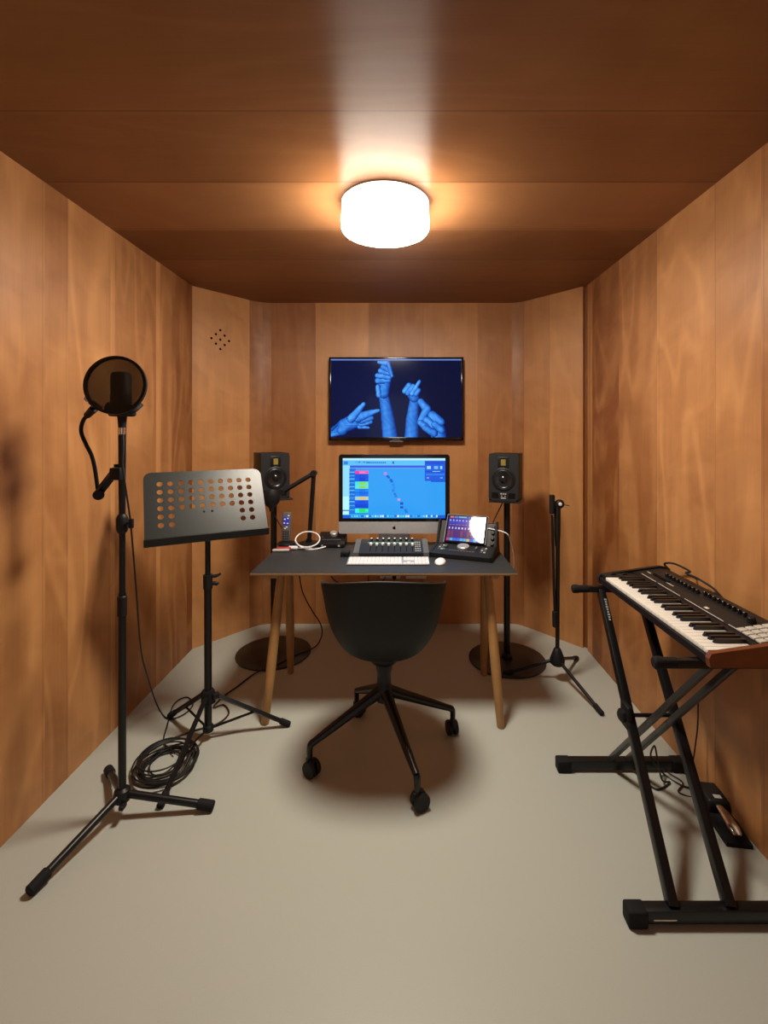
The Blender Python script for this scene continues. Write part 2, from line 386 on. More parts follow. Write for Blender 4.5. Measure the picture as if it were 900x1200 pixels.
def hands_picture(W=216, Hh=130):
    # drawn in a 900 x 590 frame, shown part is x 18..880, y 32..545
    X, Y = np.meshgrid(np.linspace(18, 880, W), np.linspace(32, 545, Hh))
    img = np.zeros((Hh, W, 3)); img[:] = (7, 15, 52)
    img += (np.clip(1 - np.hypot(X - 250, Y - 300) / 500, 0, 1) * 10)[..., None] * np.array((0.3, 0.7, 1.6))
    tex = np.sin(X * 0.11 + np.sin(Y * 0.05) * 2) * np.sin(Y * 0.09 + np.sin(X * 0.04) * 2) * 0.09
    def group(tone, *caps):
        best = np.full(X.shape, 9.0); ux = np.zeros(X.shape); uy = np.zeros(X.shape)
        for x0, y0, r0, x1, y1, r1 in caps:
            dx, dy = x1 - x0, y1 - y0; l2 = dx * dx + dy * dy + 1e-6
            t = np.clip(((X - x0) * dx + (Y - y0) * dy) / l2, 0, 1); r = r0 + (r1 - r0) * t
            ex, ey = (X - x0 - t * dx) / r, (Y - y0 - t * dy) / r; d = np.hypot(ex, ey)
            k = d < best; best = np.where(k, d, best); ux = np.where(k, ex, ux); uy = np.where(k, ey, uy)
        ins = best < 1; nz = np.sqrt(np.clip(1 - best * best, 0, 1))
        lit = np.clip(0.05 + 0.92 * nz - 0.28 * ux - 0.14 * uy + tex, 0.0, 1.2) * tone
        col = np.stack([8 + 70 * lit ** 2.2, 28 + 132 * lit ** 1.15, 95 + 160 * lit ** 0.8], -1)
        img[ins] = np.clip(col, 0, 255)[ins]
    # pointing hand, left
    group(.8, (-10, 545, 30, 80, 480, 34)); group(.45, (20, 500, 9, 88, 436, 9)); group(.95, (20, 532, 14, 80, 518, 15))
    group(.9, (110, 468, 46, 205, 425, 52), (90, 500, 34, 130, 450, 40))
    group(1.0, (205, 478, 14, 268, 484, 7)); group(.95, (215, 462, 17, 282, 446, 12)); group(.9, (220, 438, 22, 288, 420, 14))
    group(1.02, (195, 418, 32, 290, 382, 19), (290, 382, 18, 333, 369, 10)); group(1.05, (150, 425, 28, 215, 350, 19), (215, 350, 18, 234, 327, 13))
    # raised fist with pinched finger
    group(.85, (412, 570, 52, 390, 400, 42), (390, 400, 42, 366, 268, 32)); group(.9, (366, 255, 36, 372, 180, 42))
    group(1.05, (334, 270, 17, 328, 212, 16)); group(1.0, (328, 172, 21, 395, 168, 22)); group(1.05, (326, 140, 18, 404, 146, 21))
    group(1.0, (345, 108, 18, 406, 124, 18)); group(.9, (362, 82, 18, 404, 106, 16)); group(1.08, (335, 50, 12, 392, 58, 19)); group(.95, (398, 60, 13, 420, 140, 12))
    # small fist with raised finger
    group(.85, (550, 580, 48, 556, 430, 42), (556, 430, 42, 570, 300, 31)); group(.85, (568, 285, 32, 550, 240, 42))
    group(1.05, (506, 242, 18, 535, 205, 20)); group(1.0, (528, 254, 19, 562, 212, 19)); group(1.1, (556, 258, 18, 604, 178, 11)); group(.95, (580, 262, 17, 598, 236, 16))
    # hand leaning in, right
    group(.85, (740, 600, 50, 725, 500, 52), (700, 480, 60, 665, 430, 48)); group(1.0, (612, 312, 22, 652, 362, 30), (652, 362, 28, 610, 440, 20))
    group(1.02, (690, 405, 32, 742, 446, 30)); group(1.05, (655, 435, 26, 690, 470, 26)); group(.95, (705, 462, 22, 750, 500, 24)); group(1.0, (610, 450, 20, 650, 485, 26)); group(.9, (640, 485, 20, 700, 520, 26))
    img[:2] = (110, 140, 215)                                  # thin light menu strip along the top
    img[2] = (30, 45, 110)
    # faint caption lines on the pointing hand
    for yy in (462, 474):
        row = int((yy - 32) / 513 * Hh)
        for x in range(24, 62):
            if (x * 7 + row) % 3: img[row, x] = np.minimum(img[row, x] + 35, 255)
    return img
def rects_picture(base, fw, fh, rects, W, Hh):
    img = np.zeros((Hh, W, 3)); img[:] = base
    for x0, y0, x1, y1, c in rects:
        img[max(0, round(y0 / fh * Hh)):max(round(y1 / fh * Hh), round(y0 / fh * Hh) + 1), max(0, round(x0 / fw * W)):max(round(x1 / fw * W), round(x0 / fw * W) + 1)] = c
    return img
def daw_picture():
    rnd = random.Random(3)
    r = [(0, 0, 800, 18, (190, 240, 255)), (0, 18, 800, 55, (95, 195, 250)), (0, 55, 55, 400, (150, 225, 255)), (0, 300, 50, 440, (185, 250, 255)), (0, 405, 50, 412, (30, 90, 200)),
         (55, 58, 640, 72, (60, 90, 225)), (55, 72, 640, 82, (95, 160, 245)), (10, 24, 42, 48, (50, 130, 225)), (52, 82, 100, 430, (30, 120, 225))]
    for k in range(12): r.append((100 + k * 10, 26 + (k % 3) * 2, 106 + k * 10, 38, (55, 125, 215)))
    for k in range(13): r.append((185 + k * 12, 27, 193 + k * 12, 40, (40, 110, 205)))
    r.append((388, 24, 400, 46, (40, 80, 205)))
    tr = [(98, 125, (250, 60, 170), (255, 120, 190)), (125, 152, (20, 90, 235), (15, 80, 225)), (152, 182, (20, 95, 235), (15, 70, 220)), (182, 212, (70, 230, 240), (140, 225, 60)), (212, 240, (90, 235, 230), (150, 215, 80)),
          (240, 270, (25, 140, 245), (20, 120, 240)), (270, 300, (25, 130, 245), (20, 110, 240)), (300, 330, (160, 210, 220), (225, 195, 105)), (330, 360, (20, 90, 235), (15, 80, 230)), (360, 392, (15, 70, 225), (10, 70, 220)), (392, 430, (60, 240, 240), (50, 225, 110))]
    for y0, y1, c, d in tr:
        r += [(95, y0, 200, y1, c), (130, y0 + 3, 200, y1 - 4, d), (178, y0 + 8, 200, y1 - 12, c), (58, y0 + 8, 92, y0 + 14, (100, 190, 250)), (50, y1 - 2, 200, y1, (20, 85, 210))]
    for x, y, c in ((322, 110, (200, 130, 235)), (340, 132, (25, 100, 215)), (348, 140, (25, 100, 215)), (365, 162, (20, 95, 215)), (372, 172, (20, 95, 215)), (385, 200, (35, 140, 235)), (390, 222, (35, 140, 235)), (385, 245, (35, 130, 230)), (397, 270, (30, 120, 230)),
                    (403, 288, (35, 130, 235)), (428, 315, (225, 150, 235)), (450, 345, (25, 80, 205)), (450, 375, (25, 80, 205)), (478, 398, (40, 120, 235)), (488, 412, (40, 120, 235))):
        r.append((x, y, x + 20, y + 18, c))
    r += [(640, 22, 800, 180, (30, 95, 225)), (650, 30, 790, 44, (40, 75, 215)), (655, 62, 690, 84, (150, 215, 255)), (710, 62, 745, 84, (110, 185, 255)), (760, 62, 778, 84, (160, 220, 255)), (645, 100, 795, 108, (25, 70, 205)), (650, 120, 790, 132, (50, 130, 240)),
          (700, 102, 760, 106, (180, 225, 255)), (655, 150, 672, 160, (205, 160, 250)), (760, 150, 780, 160, (120, 190, 255)), (690, 172, 800, 186, (25, 90, 220))]
    r += [(0, 446, 800, 470, (25, 95, 215)), (60, 440, 740, 468, (45, 150, 235))]
    for k in range(34):
        r.append((66 + k * 20, 446, 79 + k * 20, 463, rnd.choice([(190, 230, 255), (70, 180, 255), (40, 110, 230), (230, 240, 255), (90, 220, 240), (30, 120, 235)])))
    return rects_picture((48, 160, 246), 800, 470, r, 200, 116)
def tablet_picture():
    rnd = random.Random(5)
    r = [(0, 0, 100, 9, (60, 70, 120)), (3, 1, 12, 8, (235, 120, 70)), (14, 1, 24, 8, (90, 130, 220)), (26, 1, 48, 7, (100, 200, 235)), (50, 2, 58, 8, (60, 80, 200)), (62, 1, 78, 8, (120, 205, 120)), (84, 2, 90, 7, (215, 220, 230)),
         (0, 14, 100, 30, (45, 70, 200)), (0, 32, 100, 42, (75, 45, 130)), (0, 56, 100, 86, (85, 45, 110))]
    for k in range(11):
        r += [(3 + k * 8.8, 16, 6 + k * 8.8, 21, (190, 205, 250)), (3 + k * 8.8, 34, 9 + k * 8.8, 37, (120, 120, 220)), (3 + k * 8.8, 46, 6.5 + k * 8.8, 53, (225, 225, 250)), (2 + k * 8.8, 60, 8 + k * 8.8, 84, rnd.choice([(120, 60, 110), (70, 50, 140), (130, 70, 95), (55, 50, 150)]))]
        r.append((1 + k * 9, 88, 9 + k * 9, 98, rnd.choice([(60, 120, 240), (70, 60, 220), (200, 80, 110), (80, 190, 230), (220, 200, 110)])))
    return rects_picture((60, 50, 160), 100, 100, r, 100, 70)

# ------------------------------------------------------------------ television on the back wall
TD = 3.448; kf = TD / F
tx0, tx1 = (385.5 - VX) * kf, (543 - VX) * kf; tz1, tz0 = CAMZ - (418.5 - VY) * kf, CAMZ - (516.3 - VY) * kf
tv = thing('television', 'large black framed television on the back wall showing blue hands', 'television', ((tx0 + tx1) / 2, 3.51, tz0))
tw, th = tx1 - tx0, tz1 - tz0
y0 = TD - 3.51
obj('back_cover', MB().box((0, y0 + 0.028, th / 2), (tw - 0.02, 0.036, th - 0.02), bev=0.012).box((0, y0 + 0.0529, th / 2), (0.34, 0.018, 0.30), bev=0.003), M['plastic'], tv)
bz = MB(); b0 = 0.014
bz.box((0, y0 + 0.006, th - b0 / 2), (tw, 0.012, b0), bev=0.002).box((0, y0 + 0.006, 0.012), (tw, 0.012, 0.024), bev=0.002)
bz.box((-tw / 2 + b0 / 2, y0 + 0.006, th / 2), (b0, 0.012, th), bev=0.002).box((tw / 2 - b0 / 2, y0 + 0.006, th / 2), (b0, 0.012, th), bev=0.002)
obj('bezel', bz, M['glass_black'], tv)
picture_plane('screen', tv, -tw / 2 + b0, tw / 2 - b0, 0.024, th - b0, y0 + 0.004, hands_picture(), screen_mat('television picture', 0.95, rough=0.10, spec=0.25))
obj('maker_badge', MB().box((0.0, y0 - 0.0005, 0.011), (0.06, 0.002, 0.006), bev=0.0008).box((0.0, y0 + 0.004, -0.006), (0.10, 0.012, 0.012), bev=0.003), M['grey'], tv, label='small grey badge under the screen')

# ------------------------------------------------------------------ desk
DT = 0.742
DX0, DX1, DY0, DY1 = -0.742, 0.572, 2.302, 2.952
dcx, dcy = (DX0 + DX1) / 2, (DY0 + DY1) / 2
desk = thing('desk', 'thin dark topped desk on four splayed round oak legs', 'desk', (dcx, dcy, 0))
dw, dd = DX1 - DX0, DY1 - DY0
obj('tabletop', MB().box((0, 0, DT - 0.0085), (dw, dd, 0.013), bev=0.002), M['ply'], desk, label='plywood core of the top')
obj('linoleum_surface', MB().box((0, 0, DT - 0.001), (dw - 0.002, dd - 0.002, 0.002)), M['lino'], desk)
legs = [(P(330, 674, 2.45), G(310.5, 848.5)), (P(339, 676, 2.76), G(340.5, 788.5)), (P(571, 676, 2.43), G(587, 852.5)), (P(568, 678, 2.75), G(567, 790.5))]
for tp, ft in legs:
    tp = Vector((tp.x, tp.y, DT - 0.028)); d = tp - ft
    obj('leg', MB().lathe([(0.016, 0.0), (0.019, 0.006), (0.0245, d.length * 0.35), (0.024, d.length * 0.7), (0.021, d.length)], ft, d, 20), M['oak'], desk, world=True)
for sx_ in (0, 2):
    a, b = legs[sx_][0], legs[sx_ + 1][0]
    obj('rail', MB().box(((a.x + b.x) / 2, (a.y + b.y) / 2, DT - 0.030), (0.040, 0.50, 0.030), bev=0.004), M['oak'], desk, world=True)
obj('stretcher', MB().box((0, 0.14, DT - 0.030), (dw - 0.25, 0.03, 0.028), bev=0.004), M['oak'], desk)

# ------------------------------------------------------------------ all-in-one computer
CD = 2.84; kf = CD / F
cx0, cx1 = (397 - VX) * kf, (527 - VX) * kf; cz = lambda y: CAMZ - (y - VY) * kf
comp = thing('desktop_computer', 'all in one desktop computer with silver chin and bright blue screen', 'computer', ((cx0 + cx1) / 2, CD, DT))
cw = cx1 - cx0
zz = lambda y: cz(y) - DT
def rrect(x0, x1, z0, z1, r, y, n=6, r2=None):
    r2 = r if r2 is None else r2; pts = []
    for cx_, cz_, a, rr in ((x1, z1, 0, r), (x0, z1, 90, r), (x0, z0, 180, r2), (x1, z0, 270, r2)):
        ox = cx_ - rr if cx_ == x1 else cx_ + rr; oz = cz_ - rr if cz_ == z1 else cz_ + rr
        for k in range(n + 1):
            t = R(a + 90 * k / n); pts.append((ox + rr * math.cos(t), y, oz + rr * math.sin(t)))
    return pts
bk = bmesh.new()
def loft(bm, rings):
    R_ = [[bm.verts.new(p) for p in r] for r in rings]
    n = len(R_[0]); bm.faces.new(R_[0]); bm.faces.new(R_[-1][::-1])
    for a, b in zip(R_, R_[1:]):
        for k in range(n): bm.faces.new((a[k], b[k], b[(k + 1) % n], a[(k + 1) % n]))
loft(bk, [rrect(-cw / 2, cw / 2, zz(625.3), zz(532.5), 0.018, 0.0015), rrect(-cw / 2, cw / 2, zz(625.3), zz(532.5), 0.018, 0.008), rrect(-cw / 2 + 0.07, cw / 2 - 0.07, zz(617), zz(541), 0.03, 0.028), rrect(-cw / 2 + 0.17, cw / 2 - 0.17, zz(600), zz(560), 0.05, 0.045)])
obj('back_housing', bk, M['alu'], comp)
obj('front_glass', MB().prism(rrect(-cw / 2, cw / 2, zz(611.3), zz(532.5), 0.018, -0.001, r2=0.001), (0, 0.0025, 0)), M['glass_black'], comp)
picture_plane('screen', comp, (401.7 - VX) * kf - comp.location.x, (521.8 - VX) * kf - comp.location.x, zz(607.2), zz(537), -0.0018, daw_picture(), screen_mat('computer picture', 1.0, rough=0.12, spec=0.3))
chin = obj('chin', MB().prism(rrect(-cw / 2, cw / 2, zz(625.3), zz(611.3), 0.001, -0.001, r2=0.012), (0, 0.0025, 0)), M['alu'], comp)
# fruit shaped emblem with a bite and a leaf, as on the chin
ap = []
for k in range(48):
    t = 2 * PI * k / 48 + PI / 2
    r1 = 0.0098 * (1 - 0.20 * max(0, math.cos(t - PI / 2)) ** 10 - 0.12 * max(0, math.cos(t + PI / 2)) ** 14)
    x, z = r1 * math.cos(t) * 1.0, r1 * math.sin(t) * (1.05 if math.sin(t) < 0 else 0.95)
    dx, dz = x - 0.0118, z - 0.0015; dd_ = math.hypot(dx, dz)
    if dd_ < 0.0050: x, z = 0.0118 + dx / dd_ * 0.0050 if dx < 0 else x, 0.0015 + dz / dd_ * 0.0050
    ap.append((x, -0.0016, z + zz(618.6)))
em = MB().prism(ap, (0, 0.001, 0))
lf = [(0.0006 + 0.0045 * s_ + w_ * 0.0018 * math.sin(PI * s_), -0.0016, zz(618.6) + 0.0100 + 0.0045 * s_ - w_ * 0.0018 * math.sin(PI * s_)) for w_, rg in ((1, [0, .25, .5, .75, 1]), (-1, [.75, .5, .25])) for s_ in rg]
em.prism(lf, (0, 0.001, 0))
obj('emblem', em, M['glass_black'], chin, label='black bitten fruit emblem', smooth=False)
obj('stand', MB().prism([(-0.095, 0.030, 0.004), (-0.095, 0.042, 0.004), (-0.095, 0.062, 0.19), (-0.095, 0.050, 0.19)], (0.19, 0, 0)).box((0, 0.036, 0.004), (0.19, 0.14, 0.008), bev=0.003), M['alu'], comp)

# ------------------------------------------------------------------ keyboard and mouse on the desk
kb = thing('computer_keyboard', 'slim white computer keyboard with number pad at the desk front', 'keyboard', (-0.069, 2.488, DT), R(0.0))
kw, kd = 0.430, 0.118
rx = Matrix.Rotation(R(3), 3, 'X')
obj('base', MB().box((0, 0, 0.0075), (kw, kd, 0.006), rot=rx, bev=0.002), M['alu'], kb)
ks = MB(); rows = [15, 14, 14, 13, 12, 10]
for row in range(6):
    y = kd / 2 - 0.0105 - row * 0.0192; z = 0.0117 + y * math.sin(R(3)); hgt = 0.0155 if row else 0.010
    n = 14 if row else 14
    if row == 5:
        spans = [0, .07, .14, .21, .29, .67, .75, .83, .91, 1]
    else: spans = [k / n for k in range(n + 1)]
    for a, b in zip(spans, spans[1:]):
        xa, xb = -kw / 2 + 0.006 + a * 0.282, -kw / 2 + 0.006 + b * 0.282
        ks.box(((xa + xb) / 2, y, z), (xb - xa - 0.0026, hgt, 0.0024), rot=rx)
    for k in range(3):
        if row == 3 or (row == 4 and k != 1): continue
        ks.box((-kw / 2 + 0.305 + k * 0.0195, y, z), (0.0168, hgt, 0.0024), rot=rx)
    for k in range(4): ks.box((-kw / 2 + 0.364 + k * 0.0195, y, z), (0.0168, hgt, 0.0024), rot=rx)
obj('keys', ks, M['white'], kb, label='white flat keys')
mouse = thing('computer_mouse', 'small white computer mouse right of the white keyboard', 'mouse', (0.207, 2.478, DT), R(-12))
ms = MB(); ms.ball((0, 0, 0.004), 1.0, 24, (0.029, 0.054, 0.020)); bmesh.ops.bisect_plane(ms.bm, geom=ms.bm.verts[:] + ms.bm.edges[:] + ms.bm.faces[:], plane_co=(0, 0, 0.002), plane_no=(0, 0, -1), clear_outer=True)
bmesh.ops.holes_fill(ms.bm, edges=[e for e in ms.bm.edges if e.is_boundary])
obj('shell', ms, M['white'], mouse, angle=60)
obj('sole', MB().lathe([(0.001, 0.0), (0.024, 0.0), (0.026, 0.0025), (0.001, 0.0025)], seg=24), M['lightgrey'], mouse)

# ------------------------------------------------------------------ fader controller
fc = thing('fader_controller', 'dark mixing control surface with eight white faders behind the keyboard', 'mixer', (-0.055, 2.685, DT))
fw, fd = 0.418, 0.20
tilt = R(9)
def slope(y): return 0.024 + (y + fd / 2) * math.tan(tilt)
side_prof = [(-fd / 2, 0.002), (-fd / 2, slope(-fd / 2)), (fd / 2, slope(fd / 2)), (fd / 2, 0.002)]
obj('body', MB().prism([(-fw / 2 + 0.03, y, z) for y, z in side_prof], (fw - 0.06, 0, 0)), M['dgrey'], fc)
for s_ in (-1, 1):
    obj('end_cheek', MB().prism([(s_ * fw / 2 - (0.03 if s_ > 0 else 0), y, z + (0.003 if z > 0.01 else -0.002)) for y, z in side_prof], (0.03, 0, 0)), M['grey'], fc, label='grey end cheek')
rt_ = Matrix.Rotation(tilt, 3, 'X'); nt2 = rt_ @ Vector((0, 0, 1))
def onslope(x, y, up=0.0): return Vector((x, y, slope(y))) + nt2 * up
fs = [-0.118 + k * 0.034 for k in range(8)]
for x in fs: obj('fader_slot', MB().box(onslope(x, -0.038, 0.0002), (0.004, 0.085, 0.0012), rot=rt_), M['hole'], fc)
strip = MB().box(onslope(0.0, 0.046, 0.0006), (0.28, 0.011, 0.002), rot=rt_); obj('display_strip', strip, M['teal_led'], fc)
for i, x in enumerate(fs):
    obj('fader_cap', MB().box(onslope(x, 0.008 - 0.004 * (i % 2), 0.008), (0.013, 0.022, 0.015), rot=rt_, bev=0.003), M['white'], fc, label='white fader cap')
    p = onslope(x, 0.080, 0); q = onslope(x, 0.080, 0.013)
    k0 = obj('knob', MB().cyl(p, q, 0.0085, 0.0072, seg=18, bev=0.001), M['dgrey'], fc)
    obj('knob_top', MB().cyl(q, q + nt2 * 0.0018, 0.0062, seg=16), M['white'], k0, label='white knob top')
for x in fs:
    for j, dx in enumerate((-0.007, 0.007)): obj('button', MB().box(onslope(x + dx, 0.028, 0.0012), (0.009, 0.006, 0.003), rot=rt_), M['lightgrey'], fc)
for k in range(3):
    for j in range(5):
        obj('button', MB().box(onslope(0.150 + 0.012 * (k - 1), -0.07 + j * 0.03, 0.0012), (0.009, 0.009, 0.003), rot=rt_), M['lightgrey'], fc)
hub = thing('adapter_box', 'small black box at the left end of the control surface', 'box', (-0.312, 2.63, DT))
obj('case', MB().box((0, 0, 0.013), (0.048, 0.07, 0.026), bev=0.004), M['plastic'], hub)
obj('socket', MB().box((0, -0.0352, 0.012), (0.016, 0.002, 0.008)), M['hole'], hub)

# ------------------------------------------------------------------ desktop audio interface
ai = thing('audio_interface', 'black wedge audio interface with round silver volume knob', 'audio interface', (-0.420, 2.868, DT))
w_, d_ = 0.165, 0.145
sp_ = [(-d_ / 2, 0.006), (-d_ / 2, 0.022), (-d_ / 2 + 0.012, 0.030), (d_ / 2, 0.068), (d_ / 2, 0.006)]
obj('case', MB().prism([(-w_ / 2, y, z) for y, z in sp_], (w_, 0, 0)), M['black'], ai)
ta = math.atan2(0.038, d_ - 0.012); ra = Matrix.Rotation(ta, 3, 'X'); na = ra @ Vector((0, 0, 1))
ons = lambda x, y, up=0: Vector((x, y, 0.030 + (y + d_ / 2 - 0.012) * math.tan(ta))) + na * up
obj('volume_knob', MB().lathe([(0.024, 0), (0.024, 0.016), (0.021, 0.019), (0.0, 0.0195)], ons(0.005, 0.032), na, 32), M['alu'], ai, label='silver volume knob')
for k in range(9): obj('button', MB().box(ons(-0.052 + k * 0.013, -0.028, 0.001), (0.008, 0.008, 0.003), rot=ra), M['grey'], ai)
for k in (-1, 1):
    obj('side_button', MB().cyl(ons(k * 0.06, 0.0), ons(k * 0.06, 0.0, 0.003), 0.004), M['grey'], ai)
    obj('jack_socket', MB().cyl((k * 0.05, -d_ / 2 + 0.001, 0.014), (k * 0.05, -d_ / 2 - 0.002, 0.014), 0.006), M['lightgrey'], ai, label='pale front socket')
    for b in (-1, 1): obj('rubber_foot', MB().cyl((k * 0.065, b * 0.055, 0), (k * 0.065, b * 0.055, 0.007), 0.008), M['rubber'], ai)

# ------------------------------------------------------------------ cordless phone in its cradle
ph = thing('cordless_phone', 'grey cordless phone with blue lit keys standing in a cradle', 'phone', tuple(G(335.5, 638, DT)))
ph.location.z = DT
obj('cradle', MB().lathe([(0.054, 0.0), (0.056, 0.006), (0.046, 0.016), (0.028, 0.022), (0.0, 0.023)], seg=28), M['black'], ph)
rp_ = Matrix.Rotation(R(-8), 3, 'X')
hs = obj('handset', MB().box((0, 0.006, 0.108), (0.054, 0.022, 0.178), rot=rp_, bev=0.009, seg=3), M['grey'], ph)
ty = lambda z: 0.006 + math.tan(R(8)) * (z - 0.108) - 0.0116
obj('display', MB().box((0, ty(0.145), 0.145), (0.042, 0.003, 0.050), rot=rp_, bev=0.001), M['blue_led'], hs, label='blue lit display')
kk = MB()
for a, b in ((-0.009, 0.155), (0.010, 0.160), (-0.012, 0.132), (0.009, 0.130), (0.004, 0.108), (-0.006, 0.100), (0.014, 0.176)): kk.box((a, ty(b) - 0.002, b), (0.011, 0.003, 0.007), rot=rp_, bev=0.001)
obj('lit_keys', kk, M['white'], hs, label='white keys')
kk = MB()
for i in range(3):
    for j in range(4): kk.box(((i - 1) * 0.014, ty(0.038 + j * 0.014), 0.038 + j * 0.014), (0.010, 0.003, 0.008), rot=rp_)
obj('keypad', kk, M['dgrey'], hs)

# ------------------------------------------------------------------ articulated desk lamp
lb = G(360.5, 640, DT)
dl = thing('desk_lamp', 'black jointed desk lamp with its shade turned up before the left speaker', 'lamp', (lb.x, 2.885, DT))
Lp = lambda px, py, D: P(px, py, D)
obj('base', MB().lathe([(0.068, 0), (0.070, 0.008), (0.062, 0.014), (0.02, 0.018), (0.018, 0.034), (0.0, 0.035)], seg=36), M['black'], dl)
e0 = Vector((lb.x + 0.002, 2.885, DT + 0.03)); e1 = P(367.8, 554.5, 2.885); e2 = P(331, 576.5, 2.82)
obj('lower_arm', MB().tube([e0, e1], 0.0135, seg=4, smooth=False).cyl(e1 - Vector((0, 0.018, 0)), e1 + Vector((0, 0.018, 0)), 0.019), M['black'], dl, world=True)
obj('upper_arm', MB().tube([e1, e2], 0.0135, seg=4, smooth=False).cyl(e2 - Vector((0, 0.016, 0)), e2 + Vector((0, 0.016, 0)), 0.014), M['black'], dl, world=True)
sc_ = P(318, 595, 2.80); axs = Vector((-0.10, 0.25, 1.0)).normalized()
shade = MB().lathe([(0.011, -0.022), (0.016, 0.000), (0.030, 0.012), (0.046, 0.028), (0.056, 0.050), (0.060, 0.076), (0.059, 0.100), (0.055, 0.100), (0.050, 0.052), (0.0, 0.02)], sc_, axs, 36)
sh = obj('lamp_shade', shade, M['black'], dl, world=True, angle=50)
obj('shade_yoke', MB().tube([e2, e2 + Vector((-0.02, 0.004, -0.012)), sc_ + axs * 0.05 + Vector((0.05, 0, 0))], 0.009), M['black'], dl, world=True)
obj('bulb', MB().ball(sc_ + axs * 0.062, 0.024), M['offwhite'], sh, world=True)

# ------------------------------------------------------------------ white cable ring, knife, screwdriver
c0 = P(360.5, 632.0, 2.80); pts = []
for k in range(16):
    a = 2 * PI * k / 16
    pts.append(c0 + Vector((0.072 * math.cos(a), 0.035 * math.sin(a), 0.038 * math.sin(a))))
ring = MB().tube(pts, 0.0042, seg=8, closed=True, n=4)
tail = [pts[9], pts[10] + Vector((0.01, -0.01, -0.004)), Vector((c0.x - 0.005, 2.755, DT + 0.005)), Vector((c0.x + 0.035, 2.742, DT + 0.005)), Vector((c0.x + 0.075, 2.765, DT + 0.006)), Vector((c0.x + 0.11, 2.782, DT + 0.012))]
ring.tube(tail, 0.0042, seg=8)
tag(obj('white_cable_loop', ring, M['white']), 'white cable looped in a ring at the foot of the desk lamp', 'cable')
kn = thing('pocket_knife', 'closed red and grey pocket knife at the left of the desk', 'knife', tuple(G(329.5, 646.2, DT)), R(4)); kn.location.z = DT
obj('grey_scale', MB().box((0, -0.008, 0.009), (0.098, 0.022, 0.016), bev=0.007, seg=3), M['lightgrey'], kn, label='pale grey handle side')
obj('red_scale', MB().box((0.012, 0.010, 0.012), (0.085, 0.014, 0.022), bev=0.006, seg=3), M['red'], kn, label='red handle side')
sd = thing('screwdriver', 'white handled screwdriver lying beside the red pocket knife', 'screwdriver', tuple(G(351, 644.6, DT)), R(-3)); sd.location.z = DT
obj('handle', MB().lathe([(0.006, 0), (0.011, 0.004), (0.0115, 0.048), (0.007, 0.054)], (-0.066, 0.003, 0.0118), (1, 0, 0), 16), M['white'], sd, label='white handle')
obj('shaft', MB().lathe([(0.0035, 0), (0.0035, 0.055), (0.008, 0.06), (0.008, 0.080), (0.003, 0.086)], (-0.012, 0.003, 0.0100), (1, 0, 0), 12), M['alu'], sd)

# ------------------------------------------------------------------ tablet control dock and tablet
ang = R(-21)
dk = thing('control_dock', 'angled black control dock with jog wheel at right of desk', 'control surface', (0.366, 2.662, DT), ang)
w_ = 0.345
prof = [(-0.135, 0.004), (-0.140, 0.026), (0.010, 0.052), (0.078, 0.165), (0.098, 0.165), (0.115, 0.004)]
obj('body', MB().prism([(-w_ / 2 + 0.01, y, z) for y, z in prof], (w_ - 0.02, 0, 0)), M['dgrey'], dk)
chk = [(-0.137, 0.0), (-0.142, 0.028), (0.000, 0.055), (0.045, 0.175), (0.075, 0.180), (0.118, 0.0)]
for s_ in (-1, 1): obj('side_cheek', MB().prism([(s_ * w_ / 2 - (0.012 if s_ > 0 else 0), y, z) for y, z in chk], (0.012, 0, 0)), M['plastic'], dk)
tf_ = math.atan2(0.026, 0.150); rf_ = Matrix.Rotation(tf_, 3, 'X'); nf = rf_ @ Vector((0, 0, 1))
of = lambda x, y, up=0: Vector((x, y, 0.026 + (y + 0.140) * math.tan(tf_))) + nf * up
obj('jog_wheel', MB().lathe([(0.034, 0), (0.034, 0.009), (0.030, 0.012), (0.010, 0.010), (0.0, 0.0105)], of(-0.005, -0.035), nf, 36), M['alu'], dk, label='silver jog wheel')
for x in (-0.10, 0.072):
    obj('fader_cap', MB().box(of(x, -0.045, 0.006), (0.012, 0.028, 0.012), rot=rf_, bev=0.003), M['grey'], dk)
for x in (-0.135, -0.118, 0.105, 0.122):
    for j in range(3): obj('button', MB().box(of(x, -0.03 - j * 0.025, 0.0015), (0.012, 0.012, 0.004), rot=rf_, bev=0.001), M['grey'] if (j + int(x * 1000)) % 2 else M['lightgrey'], dk)
for j in range(9): obj('button', MB().box(of(-0.07 + j * 0.0165, -0.088, 0.0015), (0.012, 0.009, 0.004), rot=rf_, bev=0.001), M['grey'], dk)
kk = MB().box(of(-0.112, -0.075, 0.0015), (0.022, 0.008, 0.004), rot=rf_); obj('green_button', kk, M['teal_led'], dk, label='green lit button')
us = Vector((0, 0.068, 0.113)).normalized(); nu = Vector((0, -us.z, us.y))
for k in range(4):
    p = Vector((0.146, 0.010, 0.052)) + us * (0.012 + 0.033 * k)
    obj('encoder', MB().cyl(p, p + nu * 0.014, 0.011, 0.0095, seg=18, bev=0.0015), M['plastic'], dk)
